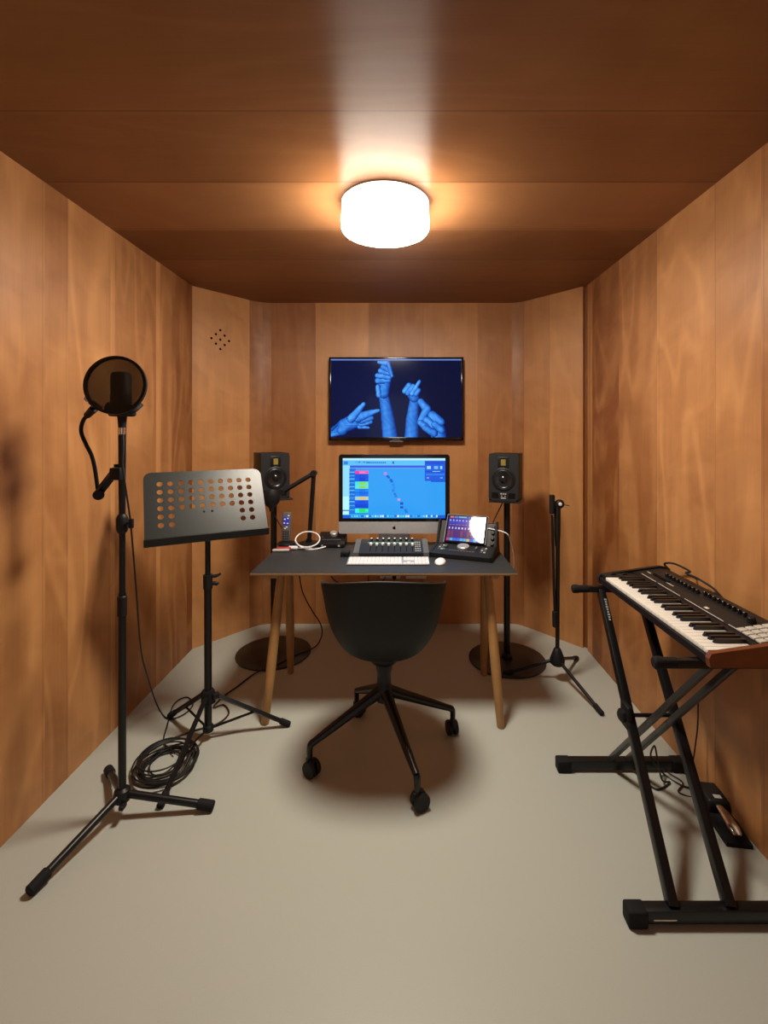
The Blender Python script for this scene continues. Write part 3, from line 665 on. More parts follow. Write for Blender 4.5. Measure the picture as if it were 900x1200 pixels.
# tablet leaning in the dock
tl = R(35.2)
tb = thing('tablet', 'glowing tablet with a mixer page leaning in the control dock', 'tablet', (dk.location.x, dk.location.y, DT), ang)
rot_t = Matrix.Rotation(-tl, 4, 'X')
tfm = Matrix.Translation(Vector((-0.008, -0.006, 0.062))) @ rot_t
case = MB().box((0, 0.004, 0.086), (0.240, 0.008, 0.172), bev=0.003); case.bm.transform(tfm)
obj('case', case, M['glass_black'], tb)
gl = MB().box((0, -0.0006, 0.086), (0.238, 0.001, 0.170)); gl.bm.transform(tfm)
picture_plane('screen', tb, -0.108, 0.108, 0.008, 0.164, -0.0014, tablet_picture(), screen_mat('tablet picture', 0.9, rough=0.05, spec=0.6), tf=tfm)
gl.bm.free()
rm = MB().tube([(-0.12, 0.002, 0.0), (-0.12, 0.002, 0.172), (0.12, 0.002, 0.172), (0.12, 0.002, 0.0)], 0.0025, seg=6, smooth=False); rm.bm.transform(tfm)
obj('rim', rm, M['alu'], tb)
T_ = root_matrix(tb)
ps = T_ @ tfm @ Vector((0.121, 0.004, 0.100))
dr = (T_.to_3x3() @ Vector((1, 0, 0)))
free_cable('tablet_charging_cable', [ps, ps + dr * 0.02, P(593.5, 625, 2.62), P(598.5, 636, 2.65), P(601.5, 649, 2.69), P(602.2, 664, 2.76), P(600, 672, 2.88), P(596, 678, 3.02)], 0.0032, M['white'], 'white charging cable curving down from the right edge of the tablet')

# ------------------------------------------------------------------ studio monitors on stands
def make_speaker(loc, rz, label):
    s = thing('studio_monitor', label, 'speaker', loc, rz, 'studio monitors on stands')
    w, h, d = 0.178, 0.288, 0.225; yf = -d / 2
    obj('cabinet', MB().box((0, 0.004, h / 2), (w, d - 0.008, h), bev=0.003), M['plastic'], s)
    obj('front_baffle', MB().prism([(-w / 2 + 0.022, yf, 0.0), (w / 2 - 0.022, yf, 0), (w / 2, yf, 0.02), (w / 2, yf, h - 0.018), (w / 2 - 0.018, yf, h), (-w / 2 + 0.018, yf, h), (-w / 2, yf, h - 0.018), (-w / 2, yf, 0.02)], (0, 0.009, 0)), M['dgrey'], s)
    tw_ = obj('tweeter_plate', MB().box((0, yf - 0.001, 0.238), (0.066, 0.006, 0.066), bev=0.003).box((0, yf - 0.005, 0.262), (0.036, 0.006, 0.008)).box((0, yf - 0.005, 0.214), (0.036, 0.006, 0.008)).box((-0.019, yf - 0.005, 0.238), (0.006, 0.006, 0.046)).box((0.019, yf - 0.005, 0.238), (0.006, 0.006, 0.046)), M['black'], s)
    rb = MB()
    for k in range(6): rb.box((-0.0115 + 0.0046 * k, yf - 0.004, 0.238), (0.0030, 0.003, 0.038))
    obj('ribbon', rb.box((0, yf - 0.0036, 0.238), (0.028, 0.001, 0.040)), M['gold'], tw_, label='gold pleated tweeter ribbon')
    wc = Vector((0, yf, 0.135))
    obj('woofer_rim', MB().lathe([(0.052, 0), (0.070, 0), (0.070, 0.004), (0.066, 0.006), (0.060, 0.006), (0.056, 0.002), (0.052, 0.0)], wc, (0, -1, 0), 40, close=False), M['black'], s)
    cn = obj('woofer_cone', MB().lathe([(0.058, 0.0035), (0.052, 0.0055), (0.047, 0.003), (0.020, 0.0012), (0.0, 0.001)], wc, (0, -1, 0), 40, close=False), M['cone'], s)
    obj('dust_cap', MB().lathe([(0.022, 0.001), (0.020, 0.007), (0.013, 0.012), (0.0, 0.0145)], wc, (0, -1, 0), 28, close=False), M['cap'], cn)
    for sx in (-1, 1):
        obj('bass_port', MB().prism([(sx * 0.048 - 0.022, yf - 0.0012, 0.018), (sx * 0.048 + 0.022, yf - 0.0012, 0.018), (sx * 0.048 + 0.022 - (0.006 if sx < 0 else 0), yf - 0.0012, 0.052), (sx * 0.048 - 0.022 + (0.006 if sx > 0 else 0), yf - 0.0012, 0.052)], (0, 0.002, 0)), M['hole'], s)
    for k in (-0.013, 0, 0.013): obj('control_knob', MB().cyl((k, yf + 0.002, 0.046), (k, yf - 0.006, 0.046), 0.0045), M['lightgrey'], s, label='pale control knob')
    for k in (-0.010, 0.010): obj('trim_screw', MB().cyl((k, yf + 0.002, 0.032), (k, yf - 0.003, 0.032), 0.003), M['lightgrey'], s)
    obj('maker_plate', MB().box((0, yf - 0.0008, 0.020), (0.030, 0.002, 0.006)), M['lightgrey'], s)
    return s
SZ = 1.012
spk_r = make_speaker((0.662, 2.957, SZ), R(-21), 'black studio monitor speaker right of the computer, turned left')
dup(spk_r, (-0.842, 3.045, SZ), R(29), 'black studio monitor speaker left of the computer, behind the desk lamp')
def make_stand(loc, label):
    s = thing('speaker_stand', label, 'stand', loc, 0, 'speaker stands')
    obj('base_plate', MB().lathe([(0.0, 0.0), (0.234, 0.0), (0.237, 0.003), (0.237, 0.009), (0.232, 0.012), (0.03, 0.013), (0.0, 0.013)], seg=72), M['disc'], s)
    obj('pole', MB().cyl((0, 0, 0.012), (0, 0, 1.0), 0.020, seg=24), M['steel_black'], s)
    obj('collar', MB().lathe([(0.034, 0.013), (0.034, 0.030), (0.022, 0.045)], seg=24), M['black'], s)
    obj('top_plate', MB().box((0, -0.01, 1.006), (0.19, 0.20, 0.010), rot=Matrix.Rotation(R(0), 3, 'Z'), bev=0.002), M['disc'], s)
    return s
st_r = make_stand((0.667, 2.957, 0), 'black speaker stand on a round base behind the right desk end')
st_r.rotation_euler.z = R(-21)
dup(st_r, (-0.826, 3.045, 0), R(29), 'black speaker stand on a round base behind the left desk end')
free_cable('right_speaker_cable', [P(589, 588, 3.07), P(587.5, 592, 3.10), P(582, 603, 3.08), P(574, 620, 3.02), Vector((0.535, 2.98, 0.79)), Vector((0.50, 2.94, DT + 0.006)), Vector((0.46, 2.91, DT + 0.005))], 0.0045, M['cable_brown'], 'dark red cable running down from the right studio monitor')
free_cable('left_speaker_cable', [P(322, 596, 3.15), P(323, 606, 3.02), P(331, 620, 3.0), P(333.5, 628, 2.975), Vector((-0.735, 2.94, DT + 0.006)), Vector((-0.71, 2.925, DT + 0.005))], 0.0035, M['cable'], 'thin black cable slanting from the left stand pole behind the phone')

# ------------------------------------------------------------------ office chair
CX, CY = -0.0755, 2.085
ch = thing('swivel_chair', 'black bucket shell swivel chair on four castors before the desk', 'chair', (CX, CY, 0))
gt = [0, .03, .075, .14, .28, .42, .58, .80, 1.0]; gg = [0.02, .36, .50, .62, .76, .84, .895, .95, 1.0]
ZB, HT = 0.440, 0.405
def rim(th):
    a = abs(th)
    if a < R(72): return 0.848 - 0.056 * (a / R(72)) ** 2
    if a < R(128): t = (a - R(72)) / R(56); return 0.792 - 0.082 * (t * t * (3 - 2 * t))
    if a < R(164): t = (a - R(128)) / R(36); return 0.710 - 0.220 * (t * t * (3 - 2 * t))
    return 0.490
shl = bmesh.new(); nT, nS = 72, 18; grid = []
cen = shl.verts.new((0, 0, ZB))
for i in range(nT):
    th_ = -PI + 2 * PI * i / nT
    a_, b_ = 0.286, (0.248 if abs(th_) < PI / 2 else 0.272)
    ct_, st_ = -math.cos(th_), math.sin(th_)
    e_ = 2.5; rad = (abs(st_ / a_) ** e_ + abs(ct_ / b_) ** e_) ** (-1 / e_)
    smax = (rim(th_) - ZB) / HT
    col = []
    for k in range(1, nS + 1):
        s_ = smax * (k / nS) ** 1.8
        g = float(np.interp(s_, gt, gg)); z = ZB + s_ * HT
        wf = min(max((abs(th_) - R(120)) / R(40), 0), 1); wf = wf * wf * (3 - 2 * wf)
        g = g * (1 - wf) + wf * (k / nS) ** 0.8
        g_ = g * min(1.0, 0.45 + 0.55 * (k / 3.0)) if k < 3 else g
        col.append(shl.verts.new((st_ * rad * g_, ct_ * rad * g_, z)))
    grid.append(col)
for i in range(nT):
    a, b = grid[i], grid[(i + 1) % nT]
    shl.faces.new((cen, a[0], b[0]))
    for k in range(nS - 1): shl.faces.new((a[k], a[k + 1], b[k + 1], b[k]))
so = obj('seat_shell', shl, M['shell'], ch, angle=80)
sd_ = so.modifiers.new('thickness', 'SOLIDIFY'); sd_.thickness = 0.009; sd_.offset = -1
so.modifiers.new('smooth', 'SUBSURF').levels = 1; so.modifiers['smooth'].render_levels = 1
obj('seat_bracket', MB().lathe([(0.03, 0.400), (0.055, 0.415), (0.070, 0.436), (0.070, 0.444), (0.0, 0.446)], seg=28), M['black'], ch)
obj('column', MB().lathe([(0.036, 0.245), (0.038, 0.30), (0.031, 0.315), (0.030, 0.365), (0.036, 0.385), (0.036, 0.405)], seg=24), M['black'], ch)
ends = [G(363, 908), G(489, 949), G(530.5, 862), G(418, 838)]
rolls = [R(-125), R(-62), R(12), R(-110)]
for e, rl in zip(ends, rolls):
    v = Vector((e.x - CX, e.y - CY, 0)); d = v.normalized(); Rr = v.length
    leg = MB().tube([d * 0.015 + Vector((0, 0, 0.285)), d * 0.10 + Vector((0, 0, 0.243)), d * (Rr - 0.03) + Vector((0, 0, 0.140)), d * (Rr - 0.006) + Vector((0, 0, 0.127)), d * Rr + Vector((0, 0, 0.110)), d * Rr + Vector((0, 0, 0.075))], [0.028, 0.0225, 0.0145, 0.014, 0.013, 0.012], seg=12, n=5)
    lo = obj('leg', leg, M['steel_black'], ch)
    ax = Vector((math.cos(rl), math.sin(rl), 0)); fw_ = Vector((-ax.y, ax.x, 0)) * 0.012
    c_ = d * Rr + fw_ + Vector((0, 0, 0.033))
    cs = MB()
    for sgn in (-1, 1): cs.lathe([(0.0, 0.006), (0.030, 0.006), (0.033, 0.009), (0.033, 0.021), (0.030, 0.025), (0.012, 0.026), (0.0, 0.026)], c_, ax * sgn, 28)
    cs.cyl(c_ - ax * 0.008, c_ + ax * 0.008, 0.010).tube([d * Rr + Vector((0, 0, 0.085)), d * Rr + Vector((0, 0, 0.055)), c_ + Vector((0, 0, 0.012))], 0.011, n=4)
    cs.box(c_ + Vector((0, 0, 0.020)) - fw_ * 0.6, (0.016, 0.045, 0.034), rot=Matrix.Rotation(rl, 3, 'Z'), bev=0.005)
    obj('castor', cs, M['plastic'], lo)

# ------------------------------------------------------------------ music stand
mst = thing('music_stand', 'black music stand with a perforated tilted desk beside the left wall', 'music stand', (-0.900, 2.190, 0), R(30.5))
def tray():
    W_, Hh_ = 0.532, 0.322; bm = bmesh.new()
    nx, ny = 12, 8                        # hole lattice cells
    cwid, chgt = W_ / nx, Hh_ / ny
    holes = set()
    for r in range(6):
        for c in range(10):
            if r < 4 or c < 2 or c >= 8: holes.add((c + 1, ny - 1 - (r + 1)))
    cache = {}
    def vert(x, z):
        k = (round(x, 6), round(z, 6))
        if k not in cache:
            # rounded upper corners
            xx, zz_ = x, z; rc = 0.035
            cx_, cz_ = W_ / 2 - rc, Hh_ - rc
            if abs(xx) > cx_ and zz_ > cz_:
                dx, dz = abs(xx) - cx_, zz_ - cz_; m_ = max(dx, dz); l = math.hypot(dx, dz)
                if l > 0: xx = math.copysign(cx_ + dx * m_ / l, xx); zz_ = cz_ + dz * m_ / l
            cache[k] = bm.verts.new((xx, 0, zz_))
        return cache[k]
    S = 4
    for c in range(nx):
        for r in range(ny):
            x0, x1, z0, z1 = -W_ / 2 + c * cwid, -W_ / 2 + (c + 1) * cwid, r * chgt, (r + 1) * chgt
            per = [(x0 + (x1 - x0) * k / S, z0) for k in range(S)] + [(x1, z0 + (z1 - z0) * k / S) for k in range(S)] + [(x1 - (x1 - x0) * k / S, z1) for k in range(S)] + [(x0, z1 - (z1 - z0) * k / S) for k in range(S)]
            vs = [vert(*p) for p in per]
            if (c, r) in holes:
                cx_, cz_ = (x0 + x1) / 2, (z0 + z1) / 2; n = len(per)
                ins = []
                for p in per:
                    a = math.atan2(p[1] - cz_, p[0] - cx_); ins.append(bm.verts.new((cx_ + 0.0128 * math.cos(a), 0, cz_ + 0.0128 * math.sin(a))))
                for k in range(n): bm.faces.new((vs[k], vs[(k + 1) % n], ins[(k + 1) % n], ins[k]))
            else: bm.faces.new(vs)
    return bm
tt = R(30)
Ttray = Matrix.Translation(Vector((0.003, -0.031, 0.964))) @ Matrix.Rotation(-tt, 4, 'X')
tbm = tray()
# lower lip turned towards the reader
W2 = 0.532 / 2
tbm.transform(Ttray)
tr_o = obj('tray', tbm, M['charcoal'], mst, smooth=False); sm_ = tr_o.modifiers.new('thickness', 'SOLIDIFY'); sm_.thickness = 0.003; sm_.offset = 0
lip = MB().prism([(-W2, y, z) for y, z in ((-0.030, 0.966), (-0.058, 0.968), (-0.052, 0.936), (-0.046, 0.934), (-0.030, 0.944))], (2 * W2 + 0.004, 0, 0))
obj('tray_lip', lip, M['black'], mst)
bl = MB()
for x in (-0.018, 0.018): bl.lathe([(0.005, 0), (0.004, 0.003), (0, 0.0035)], (x, -0.0012, 0.11), (0, -1, 0), 12)
bl.bm.transform(Ttray); obj('tray_bolts', bl, M['hole'], mst)
tbk = MB().box((-0.003, 0.016, 0.085), (0.06, 0.022, 0.10), bev=0.003).cyl((-0.035, 0.028, 0.05), (0.030, 0.028, 0.05), 0.013); tbk.bm.transform(Ttray)
obj('tray_bracket', tbk, M['black'], mst)
obj('upper_pole', MB().cyl((0, 0.01, 0.70), (0, 0.012, 0.985), 0.0125), M['steel_black'], mst)
obj('lower_pole', MB().cyl((0, 0, 0.045), (0, 0.01, 0.72), 0.017), M['steel_black'], mst)
obj('height_clamp', MB().cyl((0, 0.009, 0.70), (0, 0.010, 0.765), 0.021).tube([(0.018, 0.005, 0.722), (0.035, 0.0, 0.722), (0.040, 0, 0.715)], 0.009).tube([(0.018, 0.004, 0.757), (0.034, -0.002, 0.757), (0.055, -0.006, 0.766)], [0.008, 0.008, 0.005]), M['plastic'], mst)
obj('hub', MB().lathe([(0.024, 0.165), (0.034, 0.172), (0.034, 0.218), (0.024, 0.232)], seg=6).box((0.03, -0.02, 0.205), (0.03, 0.03, 0.025), bev=0.006), M['plastic'], mst)
obj('lower_collar', MB().lathe([(0.014, 0.035), (0.024, 0.040), (0.024, 0.062), (0.018, 0.07)], seg=16), M['plastic'], mst)
rm_ = root_matrix(mst)
for fx, fy in ((200, 838), (337, 848), (189, 942)):
    ft = G(fx, fy, 0.014); pf = rm_.inverted() @ ft; dh = Vector((pf.x, pf.y, 0)).normalized()
    top = dh * 0.028 + Vector((0, 0, 0.205))
    lg = obj('leg', MB().tube([top, pf], 0.0115, seg=4, smooth=False), M['steel_black'], mst)
    md = top.lerp(pf, 0.56)
    obj('brace', MB().tube([dh * 0.016 + Vector((0, 0, 0.052)), md], 0.0065, seg=4, smooth=False), M['steel_black'], mst)
    dd_ = (pf - top).normalized()
    obj('rubber_foot', MB().cyl(pf - dd_ * 0.040, pf + dd_ * 0.012, 0.0145, bev=0.003), M['rubber'], lg)

# ------------------------------------------------------------------ vocal microphone stand with microphone and pop filter
BX, BY = -1.040, 1.750
ms = thing('microphone_stand', 'tall black tripod microphone stand at the front left', 'microphone stand', (BX, BY, 0))
def foot_leg(root, hubz, ft, r, hub_r=0.02):
    Rm = root_matrix(root); pf = Rm.inverted() @ ft; dh = Vector((pf.x, pf.y, 0)).normalized()
    top = dh * hub_r + Vector((0, 0, hubz)); dd_ = (pf - top).normalized()
    lg = obj('leg', MB().tube([top, pf], r, seg=14, smooth=False), M['steel_black'], root)
    obj('rubber_foot', MB().cyl(pf - dd_ * 0.05, pf + dd_ * 0.012, r * 1.35, bev=0.004), M['rubber'], lg)
for fx, fy in ((38, 1041), (247, 944), (130.5, 900)):
    ft = G(fx, fy, 0.019)
    if fy == 900: ft = Vector((-1.222, 1.962, 0.019))
    foot_leg(ms, 0.083, ft, 0.0135)
obj('hub', MB().lathe([(0.010, 0.030), (0.011, 0.050), (0.027, 0.060), (0.030, 0.085), (0.026, 0.100), (0.016, 0.108)], seg=20).box((0.02, -0.03, 0.06), (0.018, 0.03, 0.016), bev=0.004), M['black'], ms)
zpx = lambda y: CAMZ - (y - VY) * BY / F
obj('lower_pole', MB().cyl((0, 0, 0.05), (0, 0, zpx(695)), 0.0135), M['steel_black'], ms)
obj('upper_pole', MB().cyl((0, 0, zpx(700)), (0, 0, zpx(517)), 0.0110), M['steel_black'], ms)
obj('height_clutch', MB().cyl((0, 0, zpx(722)), (0, 0, zpx(698)), 0.0165, bev=0.003), M['plastic'], ms)
obj('top_tube', MB().cyl((0, 0, zpx(606)), (0, 0, zpx(509)), 0.0115, 0.0135), M['steel_black'], ms)
kc = obj('boom_clutch', MB().lathe([(0.012, -0.038), (0.019, -0.030), (0.021, -0.02), (0.021, 0.018), (0.016, 0.03), (0.012, 0.034)], (0, 0, zpx(613)), (0, 0, 1), 10), M['plastic'], ms)
obj('wing_knob', MB().cyl((0.018, -0.004, zpx(613)), (0.030, -0.006, zpx(613)), 0.005).box((0.038, -0.007, zpx(613)), (0.016, 0.014, 0.036), bev=0.004), M['plastic'], kc)
# microphone in a cradle on top
mic = thing('condenser_microphone', 'black condenser microphone upright behind the round pop filter', 'microphone', (BX, BY, zpx(509)))
mz = lambda y: zpx(y) - zpx(509)
mbx = MB()
def oval(z, a, b, n=32): return [(a * math.copysign(abs(math.cos(2 * PI * k / n)) ** 0.75, math.cos(2 * PI * k / n)) - 0.004, b * math.copysign(abs(math.sin(2 * PI * k / n)) ** 0.75, math.sin(2 * PI * k / n)), z) for k in range(n)]
loft(mbx.bm, [oval(mz(484), 0.026, 0.022), oval(mz(481), 0.035, 0.027), oval(mz(462), 0.0355, 0.028)])
obj('body', mbx, M['black'], mic, angle=50)
mg = MB(); loft(mg.bm, [oval(mz(462), 0.0345, 0.027), oval(mz(440), 0.0345, 0.026), oval(mz(437.2), 0.031, 0.022), oval(mz(436), 0.022, 0.014)])
obj('grille', mg, mat('black wire grille', (0.010, 0.010, 0.011), 0.6, scale=900, noise=0.5, bump=0.6), mic, angle=50)
obj('connector', MB().cyl((0.0, 0, mz(500)), (0.0, 0, mz(481)), 0.0135, 0.018).cyl((0, 0, mz(509)), (0, 0, mz(499)), 0.0135), M['plastic'], mic)
obj('silver_ring', MB().cyl((0.0, 0, mz(509)), (0, 0, mz(501)), 0.0145, bev=0.001), M['chrome'], mic, label='bright silver connector ring')
cr = MB()
cr.tube([(-0.050, 0, mz(473)), (-0.045, -0.02, mz(480)), (0.0, -0.034, mz(484)), (0.022, -0.036, mz(485)), (0.06, -0.03, mz(482)), (0.072, 0, mz(474))], 0.008).lathe([(0.040, 0), (0.046, 0.006), (0.046, 0.016), (0.038, 0.022)], (0.0, 0, mz(488)), (0, 0, 1), 24).box((0.0, 0.0, mz(478)), (0.11, 0.03, 0.022), bev=0.004)
obj('cradle', cr, M['plastic'], mic)
# pop filter
pf_c = P(135.5, 451.3, 1.685); pr_ = 0.1060
pop = thing('pop_filter', 'round black pop filter on a gooseneck clamped to the microphone stand', 'pop filter', (BX - 0.06, BY, zpx(575)))
nrm_ = Vector((0.12, -1.0, 0.10)).normalized()
obj('hoop', MB().lathe([(pr_ - 0.010, -0.007), (pr_, -0.007), (pr_ + 0.001, 0), (pr_, 0.007), (pr_ - 0.010, 0.007), (pr_ - 0.010, -0.007)], pf_c, nrm_, 64, close=False), M['black'], pop, world=True)
obj('mesh_screen', MB().lathe([(pr_ - 0.008, 0), (pr_ * 0.5, 0), (0, 0)], pf_c, nrm_, 64, close=False), M['nylon'], pop, world=True, label='see through nylon mesh')
obj('clamp_block', MB().box(P(112, 475, 1.69), (0.045, 0.016, 0.018), rot=Matrix.Rotation(R(38), 3, 'Y'), bev=0.003), M['plastic'], pop, world=True)
obj('clamp_screw', MB().cyl(P(107.5, 470, 1.69), P(100, 466, 1.69), 0.008).cyl(P(104, 468, 1.69), P(102, 467, 1.69), 0.011), M['lightgrey'], pop, world=True, label='grey thumb screw')
gpts = [P(112, 477, 1.70), P(106, 483, 1.71), P(97.5, 493, 1.72), P(95.2, 506, 1.73), P(101, 521, 1.735), P(107, 533, 1.74), P(111, 548, 1.745), P(114.5, 573, 1.75)]
obj('gooseneck', MB().tube(gpts, 0.0068, seg=12), M['rubber'], pop, world=True)
obj('neck_sleeve', MB().tube([P(110, 479, 1.70), P(102, 487, 1.715)], [0.0145, 0.012], smooth=False, seg=14), M['plastic'], pop, world=True)
arm = MB().tube([P(116, 577, 1.745), P(133, 555, 1.745)], 0.0165, seg=4, smooth=False).cyl(P(115.5, 580, 1.715), P(115.5, 580, 1.775), 0.019, bev=0.003)
obj('clamp_arm', arm, M['plastic'], pop, world=True)
obj('pole_clamp', MB().box(P(138, 555, 1.735), (0.040, 0.044, 0.046), bev=0.006).cyl(P(137, 549, 1.75), P(137, 544, 1.75), 0.010), M['plastic'], pop, world=True)

# cable from the microphone down to the coil
z_ = 0.005
free_cable('microphone_cable', [P(144, 509, 1.735), P(144.5, 525, 1.725), P(143.5, 545, 1.715), P(147, 570, 1.72), P(152, 604, 1.735), P(155.5, 640, 1.78), P(159.5, 690, 1.86), P(165, 760, 2.04), P(172, 790, 2.15), G(184, 826, 0.03), G(196, 842, z_), G(214, 838, z_), G(226, 826, z_), G(219, 817, z_), G(204, 825, z_), G(196, 850, z_), G(192, 870, z_), G(205, 882, 0.02)], 0.0034, M['cable'], 'thin black cable hanging from the microphone down to the floor')
# coil
cc = G(194, 899); pts = []
rnd = random.Random(11)
turns = 13; n_ = 14
for k in range(turns * n_):
    a = 2 * PI * k / n_; t = k / (turns * n_)
    tn = int(k / n_); rj = random.Random(100 + tn)
    ox, oy, rr_ = rj.uniform(-0.022, 0.022), rj.uniform(-0.028, 0.028), rj.uniform(0.050, 0.122)
    rj2 = random.Random(101 + tn); f_ = (k % n_) / n_
    ox = ox * (1 - f_) + rj2.uniform(-0.022, 0.022) * f_; oy = oy * (1 - f_) + rj2.uniform(-0.028, 0.028) * f_; rr_ = rr_ * (1 - f_) + rj2.uniform(0.050, 0.122) * f_
    pts.append(Vector((cc.x + ox + rr_ * math.cos(a), cc.y + oy + rr_ * 1.12 * math.sin(a), 0.006 + 0.046 * abs(math.sin(tn * 1.7 + a * 0.2)) * (0.3 + 0.7 * t))))
tag(obj('cable_coil', MB().tube(pts, 0.0033, seg=8, n=4), M['cable']), 'loosely coiled black cable on the floor under the music stand', 'cable')
free_cable('floor_cable', [P(350.5, 660, 2.99), P(351, 675, 3.0), P(355, 695, 3.03), P(366, 716, 3.08), P(375, 730, 3.12), P(377.5, 742, 3.15), G(373, 754, 0.02), G(364, 761, 0.018), G(345, 768, 0.018), G(322, 780, 0.018), G(303, 787, 0.012), G(293, 793, 0.006), G(280, 803, 0.006), G(262, 816, 0.006), G(250, 829, 0.006), G(262, 826, 0.006), G(268, 836, 0.006), G(255, 848, 0.006), G(228, 856, 0.006), G(205, 864, 0.006)], 0.0042, M['cable_brown'], 'dark brown cable falling from the left desk end across the round base')

# ------------------------------------------------------------------ folded boom stand at the right
FX, FY = 0.899, 2.70
bs = thing('boom_stand', 'slim black microphone stand with folded boom and no microphone near right corner', 'microphone stand', (FX, FY, 0))
zf = lambda y: CAMZ - (y - VY) * FY / F
for fx, fy, q in ((704.5, 835, None), (592, 789, None), (676, 771, Vector((1.105, 2.955, 0.012)))):
    foot_leg(bs, zf(773), q if q else G(fx, fy, 0.014), 0.0095, 0.015)
obj('hub', MB().lathe([(0.030, zf(779)), (0.040, zf(777)), (0.042, zf(772)), (0.022, zf(761)), (0.014, zf(759))], seg=20), M['plastic'], bs)
obj('pole', MB().cyl((0, 0, zf(775)), (0.004, 0, zf(600)), 0.0115), M['steel_black'], bs)
obj('pole_sleeve', MB().lathe([(0.012, zf(640)), (0.017, zf(628)), (0.018, zf(612)), (0.018, zf(597)), (0.014, zf(590))], seg=20), M['plastic'], bs)
pv = obj('pivot', MB().ball((0.012, -0.002, zf(590.5)), 0.027).box((-0.016, -0.004, zf(591)), (0.05, 0.026, 0.036), bev=0.006), M['plastic'], bs)
obj('pivot_bolt', MB().lathe([(0.010, 0), (0.009, 0.005), (0, 0.008)], (0.008, -0.026, zf(590)), (0, -1, 0), 16), M['white'], pv, label='bolt head with its highlight painted white')  # white colour paints the glint on the bolt head
obj('pivot_lever', MB().tube([(0.03, -0.004, zf(591.5)), (0.065, -0.01, zf(593))], [0.005, 0.007], smooth=False), M['chrome'], pv, label='small bright lever')
bxo = (646.2 - 653.2) * FY / F
obj('boom_clamp', MB().cyl((bxo, -0.012, zf(601.5)), (bxo, -0.012, zf(579.5)), 0.0155, bev=0.004), M['plastic'], bs)
obj('boom', MB().cyl((bxo, -0.012, zf(603)), (bxo + 0.012, -0.030, zf(730)), 0.0075), M['steel_black'], bs)
obj('counterweight', MB().cyl((bxo + 0.010, -0.029, zf(714)), (bxo + 0.012, -0.030, zf(732)), 0.015, bev=0.003), M['rubber'], bs)

# ------------------------------------------------------------------ keyboard stand (double braced X)
ND, FD_ = 1.37, 1.99
ks_ = thing('keyboard_stand', 'black double braced X stand carrying the synthesizer keyboard', 'stand', (0.9, 1.68, 0))
def sq(p, q, w, h=None, bev=0.003):       # square tube between two points
    p, q = Vector(p), Vector(q); d = q - p; x, y, z = frame(d)
    if abs(d.x) > 0.9 * d.length: x, y = Vector((0, 1, 0)), Vector((0, 0, 1))
    else: x = (Vector((1, 0, 0)) - z * z.x).normalized(); y = z.cross(x)
    rot = Matrix((x, y, z)).transposed()
    return MB().box((p + q) / 2, (w, h or w, d.length), rot=rot, bev=bev)
BXL, BXR = 0.675, 1.165
for D_, x0 in ((ND, 0.690), (FD_, 0.694)):
    br = obj('foot_bar', sq((x0, D_, 0.030), (BXR, D_, 0.030), 0.034, 0.038), M['steel_black'], ks_, world=True)
    for xx, s_ in ((x0, -1), (BXR, 1)):
        obj('rubber_foot', MB().box((xx + s_ * 0.006, D_, 0.025), (0.058, 0.046, 0.050), bev=0.007, seg=3), M['rubber'], br, world=True)
AZ = 0.738
ta_n, ta_f = 1.412, 2.080
for D_ in (ta_n, ta_f):
    ar = obj('support_arm', sq((0.765, D_, AZ), (1.150, D_, AZ), 0.026), M['steel_black'], ks_, world=True)
    obj('arm_grip', MB().cyl((0.758, D_, AZ), (0.828, D_, AZ), 0.0165, bev=0.003).cyl((0.760, D_, AZ), (0.786, D_, AZ), 0.0185, bev=0.003), M['rubber'], ar, world=True)
lgA = []
for a, b in ((0.792, 0.886), (0.958, 1.056)):
    lgA.append(obj('leg', sq((a, ND, 0.045), (b, ta_f, AZ - 0.008), 0.029, 0.034), M['steel_black'], ks_, world=True))
M['legB'] = mat('satin grey black tube', (0.030, 0.029, 0.028), 0.34, spec=0.6)
for a, b in ((0.886, 0.930), (0.960, 1.003)):
    obj('leg', sq((a, FD_, 0.045), (b + 0.0, ta_n, AZ - 0.008), 0.018, 0.020), M['legB'], ks_, world=True, label='inner grey black leg tube')
# locking knob at the crossing
def along(a, b, t): return Vector(a).lerp(Vector(b), t)
pc = along((0.790, ND, 0.045), (0.886, ta_f, AZ), 0.50)
pvt = obj('pivot_bolt', MB().cyl(pc - Vector((0.03, 0, 0)), pc + Vector((0.15, 0, 0)), 0.007), M['steel_black'], ks_, world=True)
obj('locking_knob', MB().lathe([(0.018, 0), (0.024, 0.006), (0.024, 0.016), (0.014, 0.024), (0.0, 0.025)], pc - Vector((0.015, 0, 0)), (-1, 0, 0), 8).box(pc - Vector((0.01, 0, 0.0)), (0.020, 0.06, 0.085), bev=0.006), M['plastic'], pvt, world=True)
# pale worn lettering on the far leg
t0 = along((0.790, ND, 0.045), (0.886, ta_f, AZ), 0.945); t1 = along((0.790, ND, 0.045), (0.886, ta_f, AZ), 0.845)
dv = (t1 - t0); up_ = dv.normalized(); nn = Vector((0, -1, 0)); nn = (nn - up_ * nn.dot(up_)).normalized(); sd2 = up_.cross(nn)
lt_ = MB(); nl = 9
for k in range(nl):
    b0_ = t0 + dv * (k / nl) + nn * 0.0172
    wv = 0.007 if k % 3 else 0.009
    lt_.prism([b0_ - sd2 * wv * 0.6, b0_ + sd2 * wv * 0.6, b0_ + sd2 * wv * 0.6 + dv * (0.62 / nl), b0_ - sd2 * wv * 0.6 + dv * (0.62 / nl)], nn * 0.0006)
obj('lettering', lt_, mat('pale lettering ink', (0.34, 0.36, 0.36), 0.5), lgA[0], world=True, label='pale lettering strip down the tube', smooth=False)
